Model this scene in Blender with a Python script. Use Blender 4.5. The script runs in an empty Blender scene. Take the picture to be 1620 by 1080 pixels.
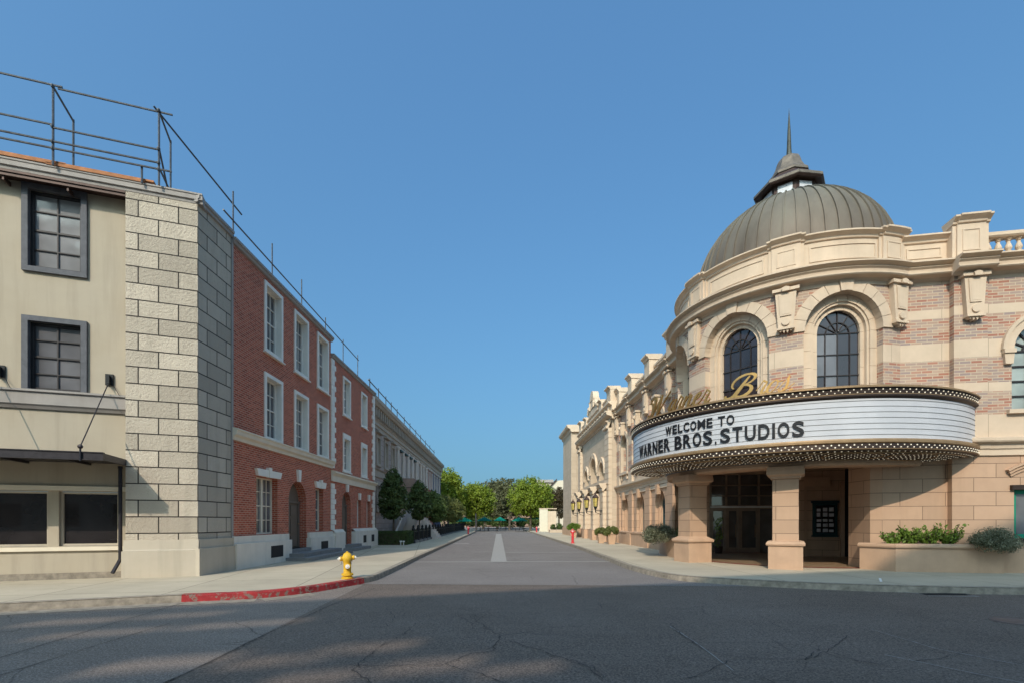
import bpy, bmesh, math, random
from mathutils import Vector, Matrix
PI = math.pi
S = bpy.context.scene
COL = S.collection
rnd = random.Random(7)

# ------------------------------------------------------------------ camera, sky, sun, exposure
cam_d = bpy.data.cameras.new('camera'); cam = bpy.data.objects.new('camera', cam_d); COL.objects.link(cam)
cam.location = (0, 0, 1.65); cam.rotation_euler = (PI/2, 0, 0)
cam_d.sensor_width = 36; cam_d.lens = 17.0; cam_d.shift_y = 0.1753
cam_d.clip_start = 0.1; cam_d.clip_end = 3000
S.camera = cam
SUN_EL, SUN_AZ = math.radians(37.4), math.radians(17.2)     # light travels towards +Y and a little +X
world = bpy.data.worlds.new('World'); S.world = world; world.use_nodes = True
wn = world.node_tree.nodes; wl = world.node_tree.links
sky = wn.new('ShaderNodeTexSky'); sky.sky_type = 'NISHITA'; sky.sun_disc = False
sky.sun_elevation = SUN_EL; sky.sun_rotation = PI + SUN_AZ
sky.air_density = 2.0; sky.dust_density = 8.5; sky.ozone_density = 10; sky.altitude = 0
bgn = wn['Background']; bgn.inputs['Strength'].default_value = 0.15
tco = wn.new('ShaderNodeTexCoord'); mpp = wn.new('ShaderNodeMapping'); mpp.inputs['Location'].default_value = (0, 0, .15); mpp.inputs['Scale'].default_value = (1, 1, .85)
wl.new(tco.outputs['Generated'], mpp.inputs[0]); wl.new(mpp.outputs[0], sky.inputs[0])
tnt = wn.new('ShaderNodeMix'); tnt.data_type = 'RGBA'; tnt.blend_type = 'MULTIPLY'; tnt.inputs[0].default_value = 1; tnt.inputs[7].default_value = (.735, .965, 1.01, 1)
wl.new(sky.outputs[0], tnt.inputs[6]); wl.new(tnt.outputs[2], bgn.inputs['Color'])
sun_d = bpy.data.lights.new('sun', 'SUN'); sun_d.energy = 2.15; sun_d.angle = math.radians(0.5); sun_d.color = (1, .885, .74)
sun = bpy.data.objects.new('sun', sun_d); COL.objects.link(sun); sun.location = (-20, -60, 60)
sd = Vector((math.sin(SUN_AZ)*math.cos(SUN_EL), math.cos(SUN_AZ)*math.cos(SUN_EL), -math.sin(SUN_EL)))
sun.rotation_euler = sd.to_track_quat('-Z', 'Y').to_euler()
S.view_settings.view_transform = 'Standard'; S.view_settings.look = 'None'; S.view_settings.gamma = 1
S.view_settings.exposure = 0.60

# ------------------------------------------------------------------ materials
class NT:
    def __init__(s, name):
        s.m = bpy.data.materials.new(name); s.m.use_nodes = True
        s.t = s.m.node_tree; s.b = s.t.nodes['Principled BSDF']; s.out = s.t.nodes['Material Output']
    def n(s, typ, **kw):
        o = s.t.nodes.new(typ)
        for k, v in kw.items():
            if k.startswith('i_'): o.inputs[k[2:].replace('_', ' ')].default_value = v
            else: setattr(o, k, v)
        return o
    def l(s, a, b): s.t.links.new(a, b)
    def coord(s, kind='Object'):
        return s.n('ShaderNodeTexCoord').outputs[kind]
    def noise(s, scale, detail=4, rough=.55, vec=None, stretch=None):
        c = vec or s.coord()
        if stretch:
            mp = s.n('ShaderNodeMapping'); mp.inputs['Scale'].default_value = stretch; s.l(c, mp.inputs[0]); c = mp.outputs[0]
        n = s.n('ShaderNodeTexNoise'); n.inputs['Scale'].default_value = scale; n.inputs['Detail'].default_value = detail
        n.inputs['Roughness'].default_value = rough; s.l(c, n.inputs['Vector']); return n.outputs['Fac']
    def ramp(s, fac, stops, interp='LINEAR'):
        r = s.n('ShaderNodeValToRGB'); r.color_ramp.interpolation = interp
        e = r.color_ramp.elements
        while len(e) < len(stops): e.new(.5)
        for i, (p, c) in enumerate(stops):
            e[i].position = p; e[i].color = (c[0], c[1], c[2], 1) if hasattr(c, '__len__') else (c, c, c, 1)
        s.l(fac, r.inputs[0]); return r.outputs[0]
    def mix(s, fac, a, b, mode='MIX'):
        m = s.n('ShaderNodeMix', data_type='RGBA', blend_type=mode)
        for sock, v in ((m.inputs[0], fac), (m.inputs[6], a), (m.inputs[7], b)):
            if hasattr(v, 'links') or hasattr(v, 'is_linked'): s.l(v, sock)
            elif hasattr(v, '__len__'): sock.default_value = (v[0], v[1], v[2], 1)
            else: sock.default_value = v
        return m.outputs[2]
    def math(s, op, a, b=None):
        m = s.n('ShaderNodeMath', operation=op)
        for i, v in enumerate((a, b)):
            if v is None: continue
            if hasattr(v, 'is_linked'): s.l(v, m.inputs[i])
            else: m.inputs[i].default_value = v
        return m.outputs[0]
    def bump(s, h, strength=.3, dist=.02):
        b = s.n('ShaderNodeBump'); b.inputs['Strength'].default_value = strength; b.inputs['Distance'].default_value = dist
        s.l(h, b.inputs['Height']); s.l(b.outputs[0], s.b.inputs['Normal'])
    def fin(s, col, rough=.8, metal=0, spec=.3):
        if hasattr(col, 'is_linked'): s.l(col, s.b.inputs['Base Color'])
        else: s.b.inputs['Base Color'].default_value = (*col, 1)
        if hasattr(rough, 'is_linked'): s.l(rough, s.b.inputs['Roughness'])
        else: s.b.inputs['Roughness'].default_value = rough
        s.b.inputs['Metallic'].default_value = metal
        s.b.inputs['Specular IOR Level'].default_value = spec
        return s.m
def sc(c, k): return tuple(min(1, x*k) for x in c)

def plain(name, col, rough=.75, metal=0, var=.12, scale=3, bump=.0, spec=.3, streak=0):
    t = NT(name)
    f = t.noise(scale, 6, .6)
    c = t.ramp(f, [(.3, sc(col, 1-var)), (.7, sc(col, 1+var))])
    if streak:
        g = t.noise(2.2, 5, .6, stretch=(1.6, 1.6, .12))
        c = t.mix(t.ramp(g, [(.5, 0), (.75, .45*streak)]), c, sc(col, .62))
        g2 = t.noise(.5, 4, .6)
        c = t.mix(t.ramp(g2, [(.35, .0), (.7, .3*streak)]), c, (col[0]*.86, col[1]*.78, col[2]*.66))
    if bump: t.bump(t.noise(scale*14, 4), bump, .01)
    return t.fin(c, rough, metal, spec)

def brick(name, palette, mortar, bw, rh, ms, offs=.5, rough=.85, bump=.5, dist=.006, dirt=.2, bands=None, stone=None, msoft=.1):
    t = NT(name)
    uv = t.coord('UV')
    b = t.n('ShaderNodeTexBrick'); b.offset = offs; b.offset_frequency = 2
    b.inputs['Scale'].default_value = 1; b.inputs['Brick Width'].default_value = bw; b.inputs['Row Height'].default_value = rh
    b.inputs['Mortar Size'].default_value = ms; b.inputs['Mortar Smooth'].default_value = msoft; b.inputs['Bias'].default_value = 0
    b.inputs['Color1'].default_value = (0, 0, 0, 1); b.inputs['Color2'].default_value = (1, 1, 1, 1); b.inputs['Mortar'].default_value = (.5, .5, .5, 1)
    t.l(uv, b.inputs['Vector'])
    k = len(palette)
    c = t.ramp(b.outputs['Color'], [((i+.5)/k, p) for i, p in enumerate(palette)])
    f = t.noise(1.1, 5, .6)
    c = t.mix(t.ramp(f, [(.35, 0), (.75, dirt)]), c, sc(palette[0], .55))
    fine = t.noise(40, 3, .6)
    c = t.mix(t.ramp(fine, [(.3, .0), (.8, .3)]), c, sc(palette[-1], .8))
    c = t.mix(b.outputs['Fac'], c, mortar)
    h = t.math('SUBTRACT', 1.0, b.outputs['Fac'])
    if bands:
        sep = t.n('ShaderNodeSeparateXYZ'); t.l(uv, sep.inputs[0])
        msk = None
        for z0, z1 in bands:
            m = t.math('MULTIPLY', t.math('GREATER_THAN', sep.outputs[1], z0), t.math('LESS_THAN', sep.outputs[1], z1))
            msk = m if msk is None else t.math('MAXIMUM', msk, m)
        f2 = t.noise(2.0, 6, .6)
        sb = t.n('ShaderNodeTexBrick'); sb.offset = 0
        for kk, v in (('Scale', 1), ('Brick Width', 1.15), ('Row Height', 50), ('Mortar Size', .008)): sb.inputs[kk].default_value = v
        t.l(uv, sb.inputs['Vector'])
        sc_ = t.mix(sb.outputs['Fac'], t.ramp(f2, [(.3, sc(stone, .92)), (.7, sc(stone, 1.06))]), sc(stone, .6))
        c = t.mix(msk, c, sc_)
        h = t.mix(msk, h, (1, 1, 1))
    if bump:
        hh = t.mix(.25, h, fine)
        t.bump(hh, bump, dist)
    return t.fin(c, rough, 0, .25)

def blocks(name, col, joint, bw, rh, ms, offs=.5, var=.1, rough=.85, bumpn=.25, big=.0, streak=0, soft=.2, jb=.6, jd=.02):
    """stone or render scored into blocks"""
    t = NT(name); uv = t.coord('UV')
    b = t.n('ShaderNodeTexBrick'); b.offset = offs; b.offset_frequency = 2
    for kk, v in (('Scale', 1), ('Brick Width', bw), ('Row Height', rh), ('Mortar Size', ms), ('Mortar Smooth', soft), ('Bias', 0)): b.inputs[kk].default_value = v
    b.inputs['Color1'].default_value = (0, 0, 0, 1); b.inputs['Color2'].default_value = (1, 1, 1, 1)
    t.l(uv, b.inputs['Vector'])
    c = t.ramp(b.outputs['Color'], [(0, sc(col, 1-var)), (1, sc(col, 1+var))])
    f = t.noise(2.5, 6, .65)
    c = t.mix(t.ramp(f, [(.35, 0), (.75, .3)]), c, sc(col, .75))
    if streak:
        g = t.noise(2.0, 5, .6, stretch=(1.5, 1.5, .15))
        c = t.mix(t.ramp(g, [(.5, 0), (.8, streak)]), c, sc(col, .55))
    c = t.mix(b.outputs['Fac'], c, joint)
    h = t.math('SUBTRACT', 1.0, b.outputs['Fac'])
    h = t.mix(bumpn, h, t.noise(14, 6, .7))
    t.bump(h, jb, jd)
    return t.fin(c, rough, 0, .25)

M = {}
RED = [(.30, .055, .03), (.42, .08, .04), (.49, .105, .055), (.55, .135, .075)]
M['red_brick'] = brick('red_brick', RED, (.50, .29, .20), .215, .072, .011, dirt=.35, bump=.35)
STONE = (.58, .45, .33)
BRK = [(.36, .15, .10), (.44, .21, .14), (.42, .28, .20), (.34, .255, .215), (.48, .33, .235), (.31, .235, .21)]
BANDS = [(8.97, 9.6), (7.92, 8.19), (6.62, 7.15), (5.58, 5.85), (0, 4.88)]
M['theater_brick'] = brick('theater_brick', BRK, (.50, .40, .29), .30, .088, .010, dirt=.12, bump=.3, bands=BANDS, stone=STONE)
M['stone'] = plain('cast_stone', STONE, .8, var=.1, scale=2.2, bump=.2, streak=.5)
M['stone_smooth'] = plain('cream_stone', sc(STONE, 1.03), .8, var=.09, scale=1.5, bump=.12, streak=.55)
PINK = (.50, .325, .215)
M['pink_stone'] = blocks('pink_stone_blocks', PINK, sc(PINK, .42), 1.25, .425, .010, offs=.5, var=.07, bumpn=.3, jb=.5, jd=.012, streak=.25)
M['pink_plain'] = plain('pink_render', PINK, .88, var=.1, scale=2, bump=.2, streak=.6)
M['rust_stone'] = blocks('rusticated_stone', sc(STONE, 1.0), sc(STONE, .35), 30, .42, .022, offs=0, var=.03, bumpn=.1)
M['ashlar'] = blocks('stone_ashlar_wall', sc(STONE, .86), sc(STONE, .62), .9, .42, .008, var=.07, bumpn=.1, jd=.005)
M['stucco'] = plain('cream_stucco', (.43, .365, .28), .85, var=.05, scale=1.2, bump=.08, streak=True)
M['stucco_stone'] = blocks('scored_stone_blocks', (.52, .44, .345), (.045, .038, .032), .92, .444, .015, var=.19, bumpn=.82, jb=1, jd=.05, soft=.05, streak=.4)
M['plinth'] = plain('cream_plinth', (.50, .43, .34), .85, var=.06, scale=1.3, bump=.08, streak=True)
M['plinth_white'] = plain('painted_plinth', (.74, .67, .58), .8, var=.08, scale=1.5, bump=.08, streak=True)
M['trim'] = plain('white_trim', (.80, .74, .65), .6, var=.06, scale=2)
M['cream_trim'] = plain('cream_trim', (.74, .64, .50), .6, var=.05, scale=2)
M['grey_trim'] = plain('grey_wood_trim', (.105, .105, .115), .7, var=.2, scale=6, bump=.2)
M['fascia'] = plain('grey_fascia', (.33, .295, .27), .65, var=.12, scale=2, streak=1)
M['dark_metal'] = plain('dark_metal', (.045, .04, .045), .45, .5, var=.2, scale=8)
M['black_iron'] = plain('black_iron', (.02, .021, .022), .5, .3, var=.2, scale=8)
M['steel'] = plain('galvanised_tube', (.10, .105, .115), .5, .6, var=.3, scale=8)
M['plank'] = plain('orange_plank', (.40, .17, .075), .8, var=.3, scale=5)
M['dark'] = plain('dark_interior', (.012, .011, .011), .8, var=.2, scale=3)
M['roof'] = plain('flat_roof', (.25, .24, .23), .9, var=.1, scale=2)
M['taupe_door'] = plain('taupe_door', (.155, .12, .092), .6, var=.06, scale=3)
M['crack'] = plain('crack_dirt', (.035, .033, .032), 1)
M['vent'] = plain('vent_grille', (.02, .018, .018), .7)
M['concrete_step'] = plain('step_concrete', (.22, .21, .2), .9, var=.15, scale=6, bump=.2)
M['teal'] = plain('green_frame', (.0, .22, .13), .5, var=.1)
M['dark_teal'] = plain('dark_teal_frame', (.012, .05, .055), .45, var=.1)
M['gold'] = plain('gold_letters', (.46, .27, .095), .38, .75, var=.15, scale=6)
M['bronze'] = plain('bronze_trim', (.33, .21, .11), .45, .45, var=.15, scale=4)
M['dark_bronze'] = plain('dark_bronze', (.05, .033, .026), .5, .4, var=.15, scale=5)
M['rail'] = plain('letter_rail_metal', (.16, .155, .15), .5, .2)
M['door_bronze'] = plain('pale_bronze_frame', (.30, .23, .17), .45, .3, var=.2)
M['letter'] = plain('black_letters', (.012, .012, .014), .5)
M['mullion'] = plain('window_bars', (.035, .03, .03), .5, .2)
M['white_mullion'] = plain('white_bars', (.55, .54, .5), .6)
M['yellow'] = plain('yellow_paint', (.66, .38, .025), .55, var=.2, scale=9, spec=.35, streak=.5)
M['red_paint'] = plain('red_paint', (.58, .03, .04), .45, var=.1, scale=10, spec=.5)
M['white_paint'] = plain('white_paint', (.7, .69, .66), .6)
M['green_canvas'] = plain('green_canvas', (.0, .20, .13), .8, var=.1)
M['wood'] = plain('bark', (.11, .085, .06), .9, var=.3, scale=12, bump=.5)
M['soil'] = plain('soil', (.05, .035, .022), 1, var=.3, scale=12)
M['lantern_glass'] = plain('amber_glass', (.55, .42, .12), .3, var=.3, scale=5, spec=.5)
M['granite'] = plain('pale_wall', (.62, .55, .42), .8, var=.05)
M['far_wall'] = plain('far_beige_wall', (.55, .47, .36), .9, var=.04, scale=.4)
M['brownstone'] = plain('brownstone', (.26, .17, .13), .85, var=.15, scale=1.5, bump=.1, streak=True)
M['grey_stone'] = blocks('grey_stone_front', (.40, .33, .29), (.17, .14, .12), .8, .38, .012, var=.12, bumpn=.15)
M['pale_front'] = plain('pale_front', (.62, .54, .48), .8, var=.06, streak=True)
M['red_front'] = plain('red_front', (.36, .12, .09), .85, var=.1)
M['purple_front'] = plain('blue_grey_front', (.10, .10, .16), .8, var=.1)
M['dark_green_wood'] = plain('dark_green_wood', (.035, .06, .052), .6, var=.1)
M['cornice_grey'] = plain('grey_cornice', (.42, .35, .28), .8, var=.12, streak=True)

def glass(name, col, rough=.06, wav=.05):
    t = NT(name); f = t.noise(.9, 3, .5)
    c = t.ramp(f, [(.3, sc(col, .6)), (.7, sc(col, 1.5))])
    t.bump(t.noise(1.4, 2, .5), wav, .03)
    return t.fin(c, rough, 0, .75)
M['glass'] = glass('window_glass', (.115, .11, .115))
M['glass_sky'] = glass('painted_sky_glass', (.22, .21, .21))  # pale base colour stands in for reflected sky and blinds behind
M['glass_tint'] = glass('brownish_glass', (.03, .022, .024))
M['entry_glass'] = glass('entrance_glass', (.10, .095, .09), .04)
M['glass_curtain'] = glass('curtained_glass', (.30, .33, .30), .12)
M['shop_glass'] = glass('shop_glass', (.024, .02, .02), .02, .01)

# copper dome
t = NT('patina_copper')
g = t.noise(1.2, 6, .6, stretch=(1, 1, .3))
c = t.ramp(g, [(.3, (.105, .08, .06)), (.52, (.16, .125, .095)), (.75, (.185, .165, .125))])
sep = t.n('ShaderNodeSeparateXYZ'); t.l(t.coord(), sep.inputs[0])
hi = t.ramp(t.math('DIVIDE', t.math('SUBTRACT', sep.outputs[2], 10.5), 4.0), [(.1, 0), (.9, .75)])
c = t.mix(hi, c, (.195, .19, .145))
M['copper'] = t.fin(c, .62, .2, .3)
M['copper_brown'] = plain('brown_copper', (.06, .035, .028), .5, .3, var=.2, scale=4)
M['copper_cap'] = plain('weathered_copper', (.17, .14, .11), .55, .3, var=.3, scale=4)
M['copper_spire'] = plain('dark_patina_spire', (.055, .06, .05), .6, .2, var=.3, scale=6)
M['lantern_white'] = plain('white_louvre_panel', (.58, .58, .6), .5)

# marquee panel (white acrylic with letter rails)
t = NT('marquee_panel'); uv = t.coord('UV'); sep = t.n('ShaderNodeSeparateXYZ'); t.l(uv, sep.inputs[0])
M['panel'] = t.fin(t.ramp(t.noise(1.5, 4), [(.3, (.50, .495, .51)), (.7, (.57, .56, .57))]), .35, 0, .4)
t = NT('light_bulb'); t.b.inputs['Emission Color'].default_value = (1, .86, .62, 1); t.b.inputs['Emission Strength'].default_value = .18
M['bulb'] = t.fin((.70, .62, .50), .2, 0, .6)

# ground
def asphalt(name, c0, c1, seed=0, crack=.5):
    t = NT(name); co = t.coord()
    f = t.noise(38, 6, .95); g = t.noise(.35, 6, .6); s2 = t.noise(1.6, 5, .65, stretch=(.35, 2.2, 1))
    c = t.ramp(g, [(.35, c0), (.65, c1)])
    k_ = t.ramp(f, [(.36, .25), (.5, .95), (.64, 2.3)]); c = t.mix(1.0, c, k_, 'MULTIPLY')
    c = t.mix(t.ramp(t.noise(28, 4, .8), [(.62, 0), (.7, .35)]), c, sc(c1, 1.7))
    c = t.mix(t.ramp(s2, [(.5, 0), (.8, .35)]), c, sc(c1, 1.3))
    c = t.mix(t.ramp(t.noise(.8, 6, .7), [(.56, 0), (.72, .35)]), c, sc(c0, .7))
    if crack:
        nz = t.n('ShaderNodeTexNoise'); nz.inputs['Scale'].default_value = 2.2; nz.inputs['Detail'].default_value = 6; t.l(co, nz.inputs['Vector'])
        v = t.mix(.13, co, nz.outputs['Color'])
        vor = t.n('ShaderNodeTexVoronoi', feature='DISTANCE_TO_EDGE'); vor.inputs['Scale'].default_value = .62; t.l(v, vor.inputs['Vector'])
        ln = t.ramp(vor.outputs['Distance'], [(.0, 1), (.008, .0)])
        gate = t.ramp(t.noise(.45, 3, .5), [(.47, 0), (.53, 1)])
        k = t.math('MULTIPLY', t.math('MULTIPLY', ln, gate), crack)
        c = t.mix(k, c, (.012, .012, .012))
    t.bump(f, .5, .008)
    return t.fin(c, .92, 0, .15)
M['asphalt'] = asphalt('asphalt', (.178, .142, .118), (.205, .168, .143))
M['asphalt_new'] = asphalt('dark_asphalt', (.125, .097, .079), (.152, .12, .10), crack=.3)
M['asphalt_street'] = asphalt('street_asphalt', (.17, .145, .13), (.195, .17, .155), crack=.5)
def concrete(name, col, slab=(1.5, 1.5), jm=.012):
    t = NT(name); uv = t.coord('UV')
    b = t.n('ShaderNodeTexBrick'); b.offset = 0
    for kk, v in (('Scale', 1), ('Brick Width', slab[0]), ('Row Height', slab[1]), ('Mortar Size', jm), ('Bias', 0)): b.inputs[kk].default_value = v
    b.inputs['Color1'].default_value = (0, 0, 0, 1); b.inputs['Color2'].default_value = (1, 1, 1, 1)
    t.l(uv, b.inputs['Vector'])
    c = t.ramp(b.outputs['Color'], [(0, sc(col, .88)), (1, sc(col, 1.06))])
    c = t.mix(t.ramp(t.noise(.7, 7, .7), [(.38, 0), (.7, .6)]), c, sc(col, .68))
    c = t.mix(t.ramp(t.noise(4.5, 5, .75), [(.6, 0), (.72, .5)]), c, sc(col, .5))
    c = t.mix(t.ramp(t.noise(30, 4, .7), [(.3, .0), (.8, .25)]), c, sc(col, .75))
    c = t.mix(b.outputs['Fac'], c, sc(col, .4))
    return t.fin(c, .9, 0, .2)
M['concrete'] = concrete('sidewalk_concrete', (.50, .42, .31), (2.4, 1.9))
M['curb'] = plain('kerb_concrete', (.27, .225, .175), .9, var=.35, scale=6, bump=.3)
t = NT('chipped_red_kerb'); f = t.noise(9, 6, .7)
M['red_curb'] = t.fin(t.mix(t.ramp(f, [(.53, 0), (.60, 1)]), t.ramp(t.noise(3, 4), [(.3, (.22, .018, .02)), (.7, (.42, .04, .04))]), (.20, .15, .12)), .85)
M['strip'] = plain('paving_strip', (.30, .275, .25), .9, var=.15, scale=10)
M['plaza'] = concrete('plaza_paving', (.2, .19, .18), (3, 3))
M['tile'] = plain('entry_tiles', (.30, .20, .12), .35, var=.25, scale=5, spec=.5)
M['red_tile'] = plain('red_border_tiles', (.30, .06, .045), .5)

def leafmat(name, cols, trans=.25, fine=False):
    t = NT(name)
    f = t.noise(1.1, 5, .7); g = t.noise(7.0, 3, .7)
    c = t.ramp(f, [(.32, cols[0]), (.5, cols[1]), (.68, cols[2])])
    c = t.mix(t.ramp(g, [(.35, 0), (.7, .6)]), c, cols[2])
    c = t.mix(t.ramp(t.noise(34, 2, .6), [(.42, 0), (.5, .8)]), c, sc(cols[0], .8)) if fine else c
    t.fin(c, .55, 0, .35)
    tr = t.n('ShaderNodeBsdfTranslucent'); t.l(c, tr.inputs[0])
    mx = t.n('ShaderNodeMixShader'); mx.inputs[0].default_value = trans
    t.l(t.b.outputs[0], mx.inputs[1]); t.l(tr.outputs[0], mx.inputs[2]); t.l(mx.outputs[0], t.out.inputs[0])
    return t.m
M['leaf_dark'] = leafmat('dark_leaves', [(.03, .052, .016), (.06, .095, .028), (.12, .16, .045)])
M['leaf_mid'] = leafmat('mid_leaves', [(.04, .07, .018), (.075, .115, .028), (.13, .17, .04)])
M['leaf_ficus'] = leafmat('ficus_leaves', [(.08, .13, .012), (.16, .22, .018), (.28, .32, .03)], .35)
M['leaf_olive'] = leafmat('olive_leaves', [(.06, .065, .025), (.10, .10, .04), (.13, .125, .06)])
M['leaf_rust'] = leafmat('rusty_leaves', [(.05, .03, .015), (.07, .045, .02), (.07, .06, .025)])
M['leaf_gold'] = leafmat('golden_green_leaves', [(.05, .075, .015), (.13, .15, .035), (.22, .22, .07)], .3)
M['leaf_silver'] = leafmat('silver_edged_leaves', [(.08, .10, .05), (.2, .22, .13), (.60, .54, .38)], fine=True)
M['leaf_bright'] = leafmat('bright_leaves', [(.05, .10, .012), (.11, .19, .02), (.22, .30, .05)], .3)

# ------------------------------------------------------------------ mesh helpers
def ident(u, d, z): return Vector((u, -d, z))
class Wall:
    """flat wall frame: u along, d outward, z up"""
    def __init__(s, ox, oy, dx, dy, flip=1):
        l = math.hypot(dx, dy); s.o = (ox, oy); s.t = (dx/l, dy/l); s.n = (-dy/l*flip, dx/l*flip)
    def __call__(s, u, d, z):
        return Vector((s.o[0]+s.t[0]*u+s.n[0]*d, s.o[1]+s.t[1]*u+s.n[1]*d, z))
class Round:
    def __init__(s, cx, cy, R): s.c = (cx, cy); s.R = R
    def __call__(s, u, d, z):
        a = u/s.R; return Vector((s.c[0]+(s.R+d)*math.cos(a), s.c[1]+(s.R+d)*math.sin(a), z))
class MB:
    def __init__(s): s.v = []; s.f = []; s.uv = []; s.mi = []
    def face(s, pts, M=ident, mi=0):
        a = Vector(pts[1])-Vector(pts[0]); b = Vector(pts[-1])-Vector(pts[0]); n = a.cross(b)
        if n.length < 1e-12 and len(pts) > 3: n = (Vector(pts[2])-Vector(pts[1])).cross(Vector(pts[3])-Vector(pts[1]))
        ax = max(range(3), key=lambda i: abs(n[i]))
        i0 = len(s.v)
        for p in pts:
            s.v.append(M(*p))
            s.uv.append((p[0], p[2]) if ax == 1 else ((p[1], p[2]) if ax == 0 else (p[0], p[1])))
        s.f.append(tuple(range(i0, i0+len(pts)))); s.mi.append(mi)
    def box(s, u0, u1, d0, d1, z0, z1, M=ident, mi=0, n=1, skip=''):
        us = [u0+(u1-u0)*i/n for i in range(n+1)]
        for a, b in zip(us, us[1:]):
            if 'f' not in skip: s.face([(a, d1, z0), (b, d1, z0), (b, d1, z1), (a, d1, z1)], M, mi)
            if 'b' not in skip: s.face([(b, d0, z0), (a, d0, z0), (a, d0, z1), (b, d0, z1)], M, mi)
            if 't' not in skip: s.face([(a, d0, z1), (a, d1, z1), (b, d1, z1), (b, d0, z1)], M, mi)
            if 'u' not in skip: s.face([(a, d0, z0), (b, d0, z0), (b, d1, z0), (a, d1, z0)], M, mi)
        s.face([(u0, d0, z0), (u0, d1, z0), (u0, d1, z1), (u0, d0, z1)], M, mi)
        s.face([(u1, d0, z0), (u1, d0, z1), (u1, d1, z1), (u1, d1, z0)], M, mi)
        return s
    def sweep(s, u0, u1, prof, M=ident, n=1, caps=True, mi=0):
        for i in range(n):
            a = u0+(u1-u0)*i/n; b = u0+(u1-u0)*(i+1)/n
            for (d0, z0), (d1, z1) in zip(prof, prof[1:]):
                s.face([(a, d0, z0), (b, d0, z0), (b, d1, z1), (a, d1, z1)], M, mi)
        if caps:
            for u in (u0, u1): s.face([(u, d, z) for d, z in prof], M, mi)
        return s
    def prism(s, poly, d0, d1, M=ident, mi=0, back=False):
        s.face([(u, d1, z) for u, z in poly], M, mi)
        if back: s.face([(u, d0, z) for u, z in reversed(poly)], M, mi)
        for (u0, z0), (u1, z1) in zip(poly, poly[1:]+poly[:1]):
            s.face([(u0, d0, z0), (u1, d0, z1), (u1, d1, z1), (u0, d1, z0)], M, mi)
        return s
    def wall(s, u0, u1, z0, z1, ops=(), depth=.3, M=ident, du=None, mi=0, N=14):
        us = {u0, u1}; zs = {z0, z1}
        for o in ops:
            ua, ub, za, zt, ar = o[:5]; r = (ub-ua)/2; top = zt+r if ar else zt
            us |= {ua, ub}; zs |= {za, zt, top}
        us = sorted(x for x in us if u0-1e-6 <= x <= u1+1e-6); zs = sorted(x for x in zs if z0-1e-6 <= x <= z1+1e-6)
        if du:
            nu = []
            for a, b in zip(us, us[1:]):
                k = max(1, math.ceil((b-a)/du)); nu += [a+(b-a)*i/k for i in range(k)]
            us = nu+[us[-1]]
        for a, b in zip(us, us[1:]):
            if b-a < 1e-6: continue
            for c, e in zip(zs, zs[1:]):
                if e-c < 1e-6: continue
                um, zm = (a+b)/2, (c+e)/2; ins = False
                for o in ops:
                    top = o[3]+((o[1]-o[0])/2 if o[4] else 0)
                    if o[0] < um < o[1] and o[2] < zm < top: ins = True
                if not ins: s.face([(a, 0, c), (b, 0, c), (b, 0, e), (a, 0, e)], M, mi)
        for o in ops:
            ua, ub, za, zt, ar = o[:5]; r = (ub-ua)/2; uc = (ua+ub)/2
            pts = [(ua, za), (ua, zt)]
            if ar:
                arc = [(uc-r*math.cos(PI*k/N), zt+r*math.sin(PI*k/N)) for k in range(N+1)]
                for p, q in zip(arc, arc[1:]): s.face([(p[0], 0, p[1]), (q[0], 0, q[1]), (q[0], 0, zt+r), (p[0], 0, zt+r)], M, mi)
                pts += arc[1:]
            else: pts.append((ub, zt))
            pts.append((ub, za))
            for p, q in zip(pts, pts[1:]+pts[:1]):
                k = max(1, int(math.hypot(p[0]-q[0], p[1]-q[1])/(du or 99)))
                for i in range(k):
                    A = (p[0]+(q[0]-p[0])*i/k, p[1]+(q[1]-p[1])*i/k); B = (p[0]+(q[0]-p[0])*(i+1)/k, p[1]+(q[1]-p[1])*(i+1)/k)
                    s.face([(A[0], 0, A[1]), (B[0], 0, B[1]), (B[0], -depth, B[1]), (A[0], -depth, A[1])], M, mi)
        return s
    def ring(s, uc, zs, ri, ro, d0, d1, M=ident, nv=11, gap=.01, zb=None, jh=.52, key=0, sub=2, mi=0):
        """arch ring of voussoirs with block jambs down to zb"""
        rm = (ri+ro)/2
        for k in range(nv):
            a0 = PI*k/nv+gap/rm/2; a1 = PI*(k+1)/nv-gap/rm/2
            ko = key if k == nv//2 else 0
            for j in range(sub):
                b0 = a0+(a1-a0)*j/sub; b1 = a0+(a1-a0)*(j+1)/sub
                P = lambda r, a: (uc-r*math.cos(a), zs+r*math.sin(a))
                i0, i1, o1, o0 = P(ri, b0), P(ri, b1), P(ro+ko, b1), P(ro+ko, b0)
                D1 = d1+(.05 if ko else 0)
                s.face([(p[0], D1, p[1]) for p in (i0, i1, o1, o0)], M, mi)
                s.face([(i0[0], d0, i0[1]), (i1[0], d0, i1[1]), (i1[0], D1, i1[1]), (i0[0], D1, i0[1])], M, mi)
                s.face([(o0[0], D1, o0[1]), (o1[0], D1, o1[1]), (o1[0], d0, o1[1]), (o0[0], d0, o0[1])], M, mi)
                if j == 0: s.face([(i0[0], d0, i0[1]), (i0[0], D1, i0[1]), (o0[0], D1, o0[1]), (o0[0], d0, o0[1])], M, mi)
                if j == sub-1: s.face([(i1[0], d0, i1[1]), (o1[0], d0, o1[1]), (o1[0], D1, o1[1]), (i1[0], D1, i1[1])], M, mi)
        if zb is not None:
            n = max(1, round((zs-zb)/jh)); h = (zs-zb)/n
            for k in range(n):
                for sg in (-1, 1):
                    a, b = sorted((uc+sg*ri, uc+sg*ro)); s.box(a, b, d0, d1, zb+k*h+gap/2, zb+(k+1)*h-gap/2, M, mi)
        return s
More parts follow.
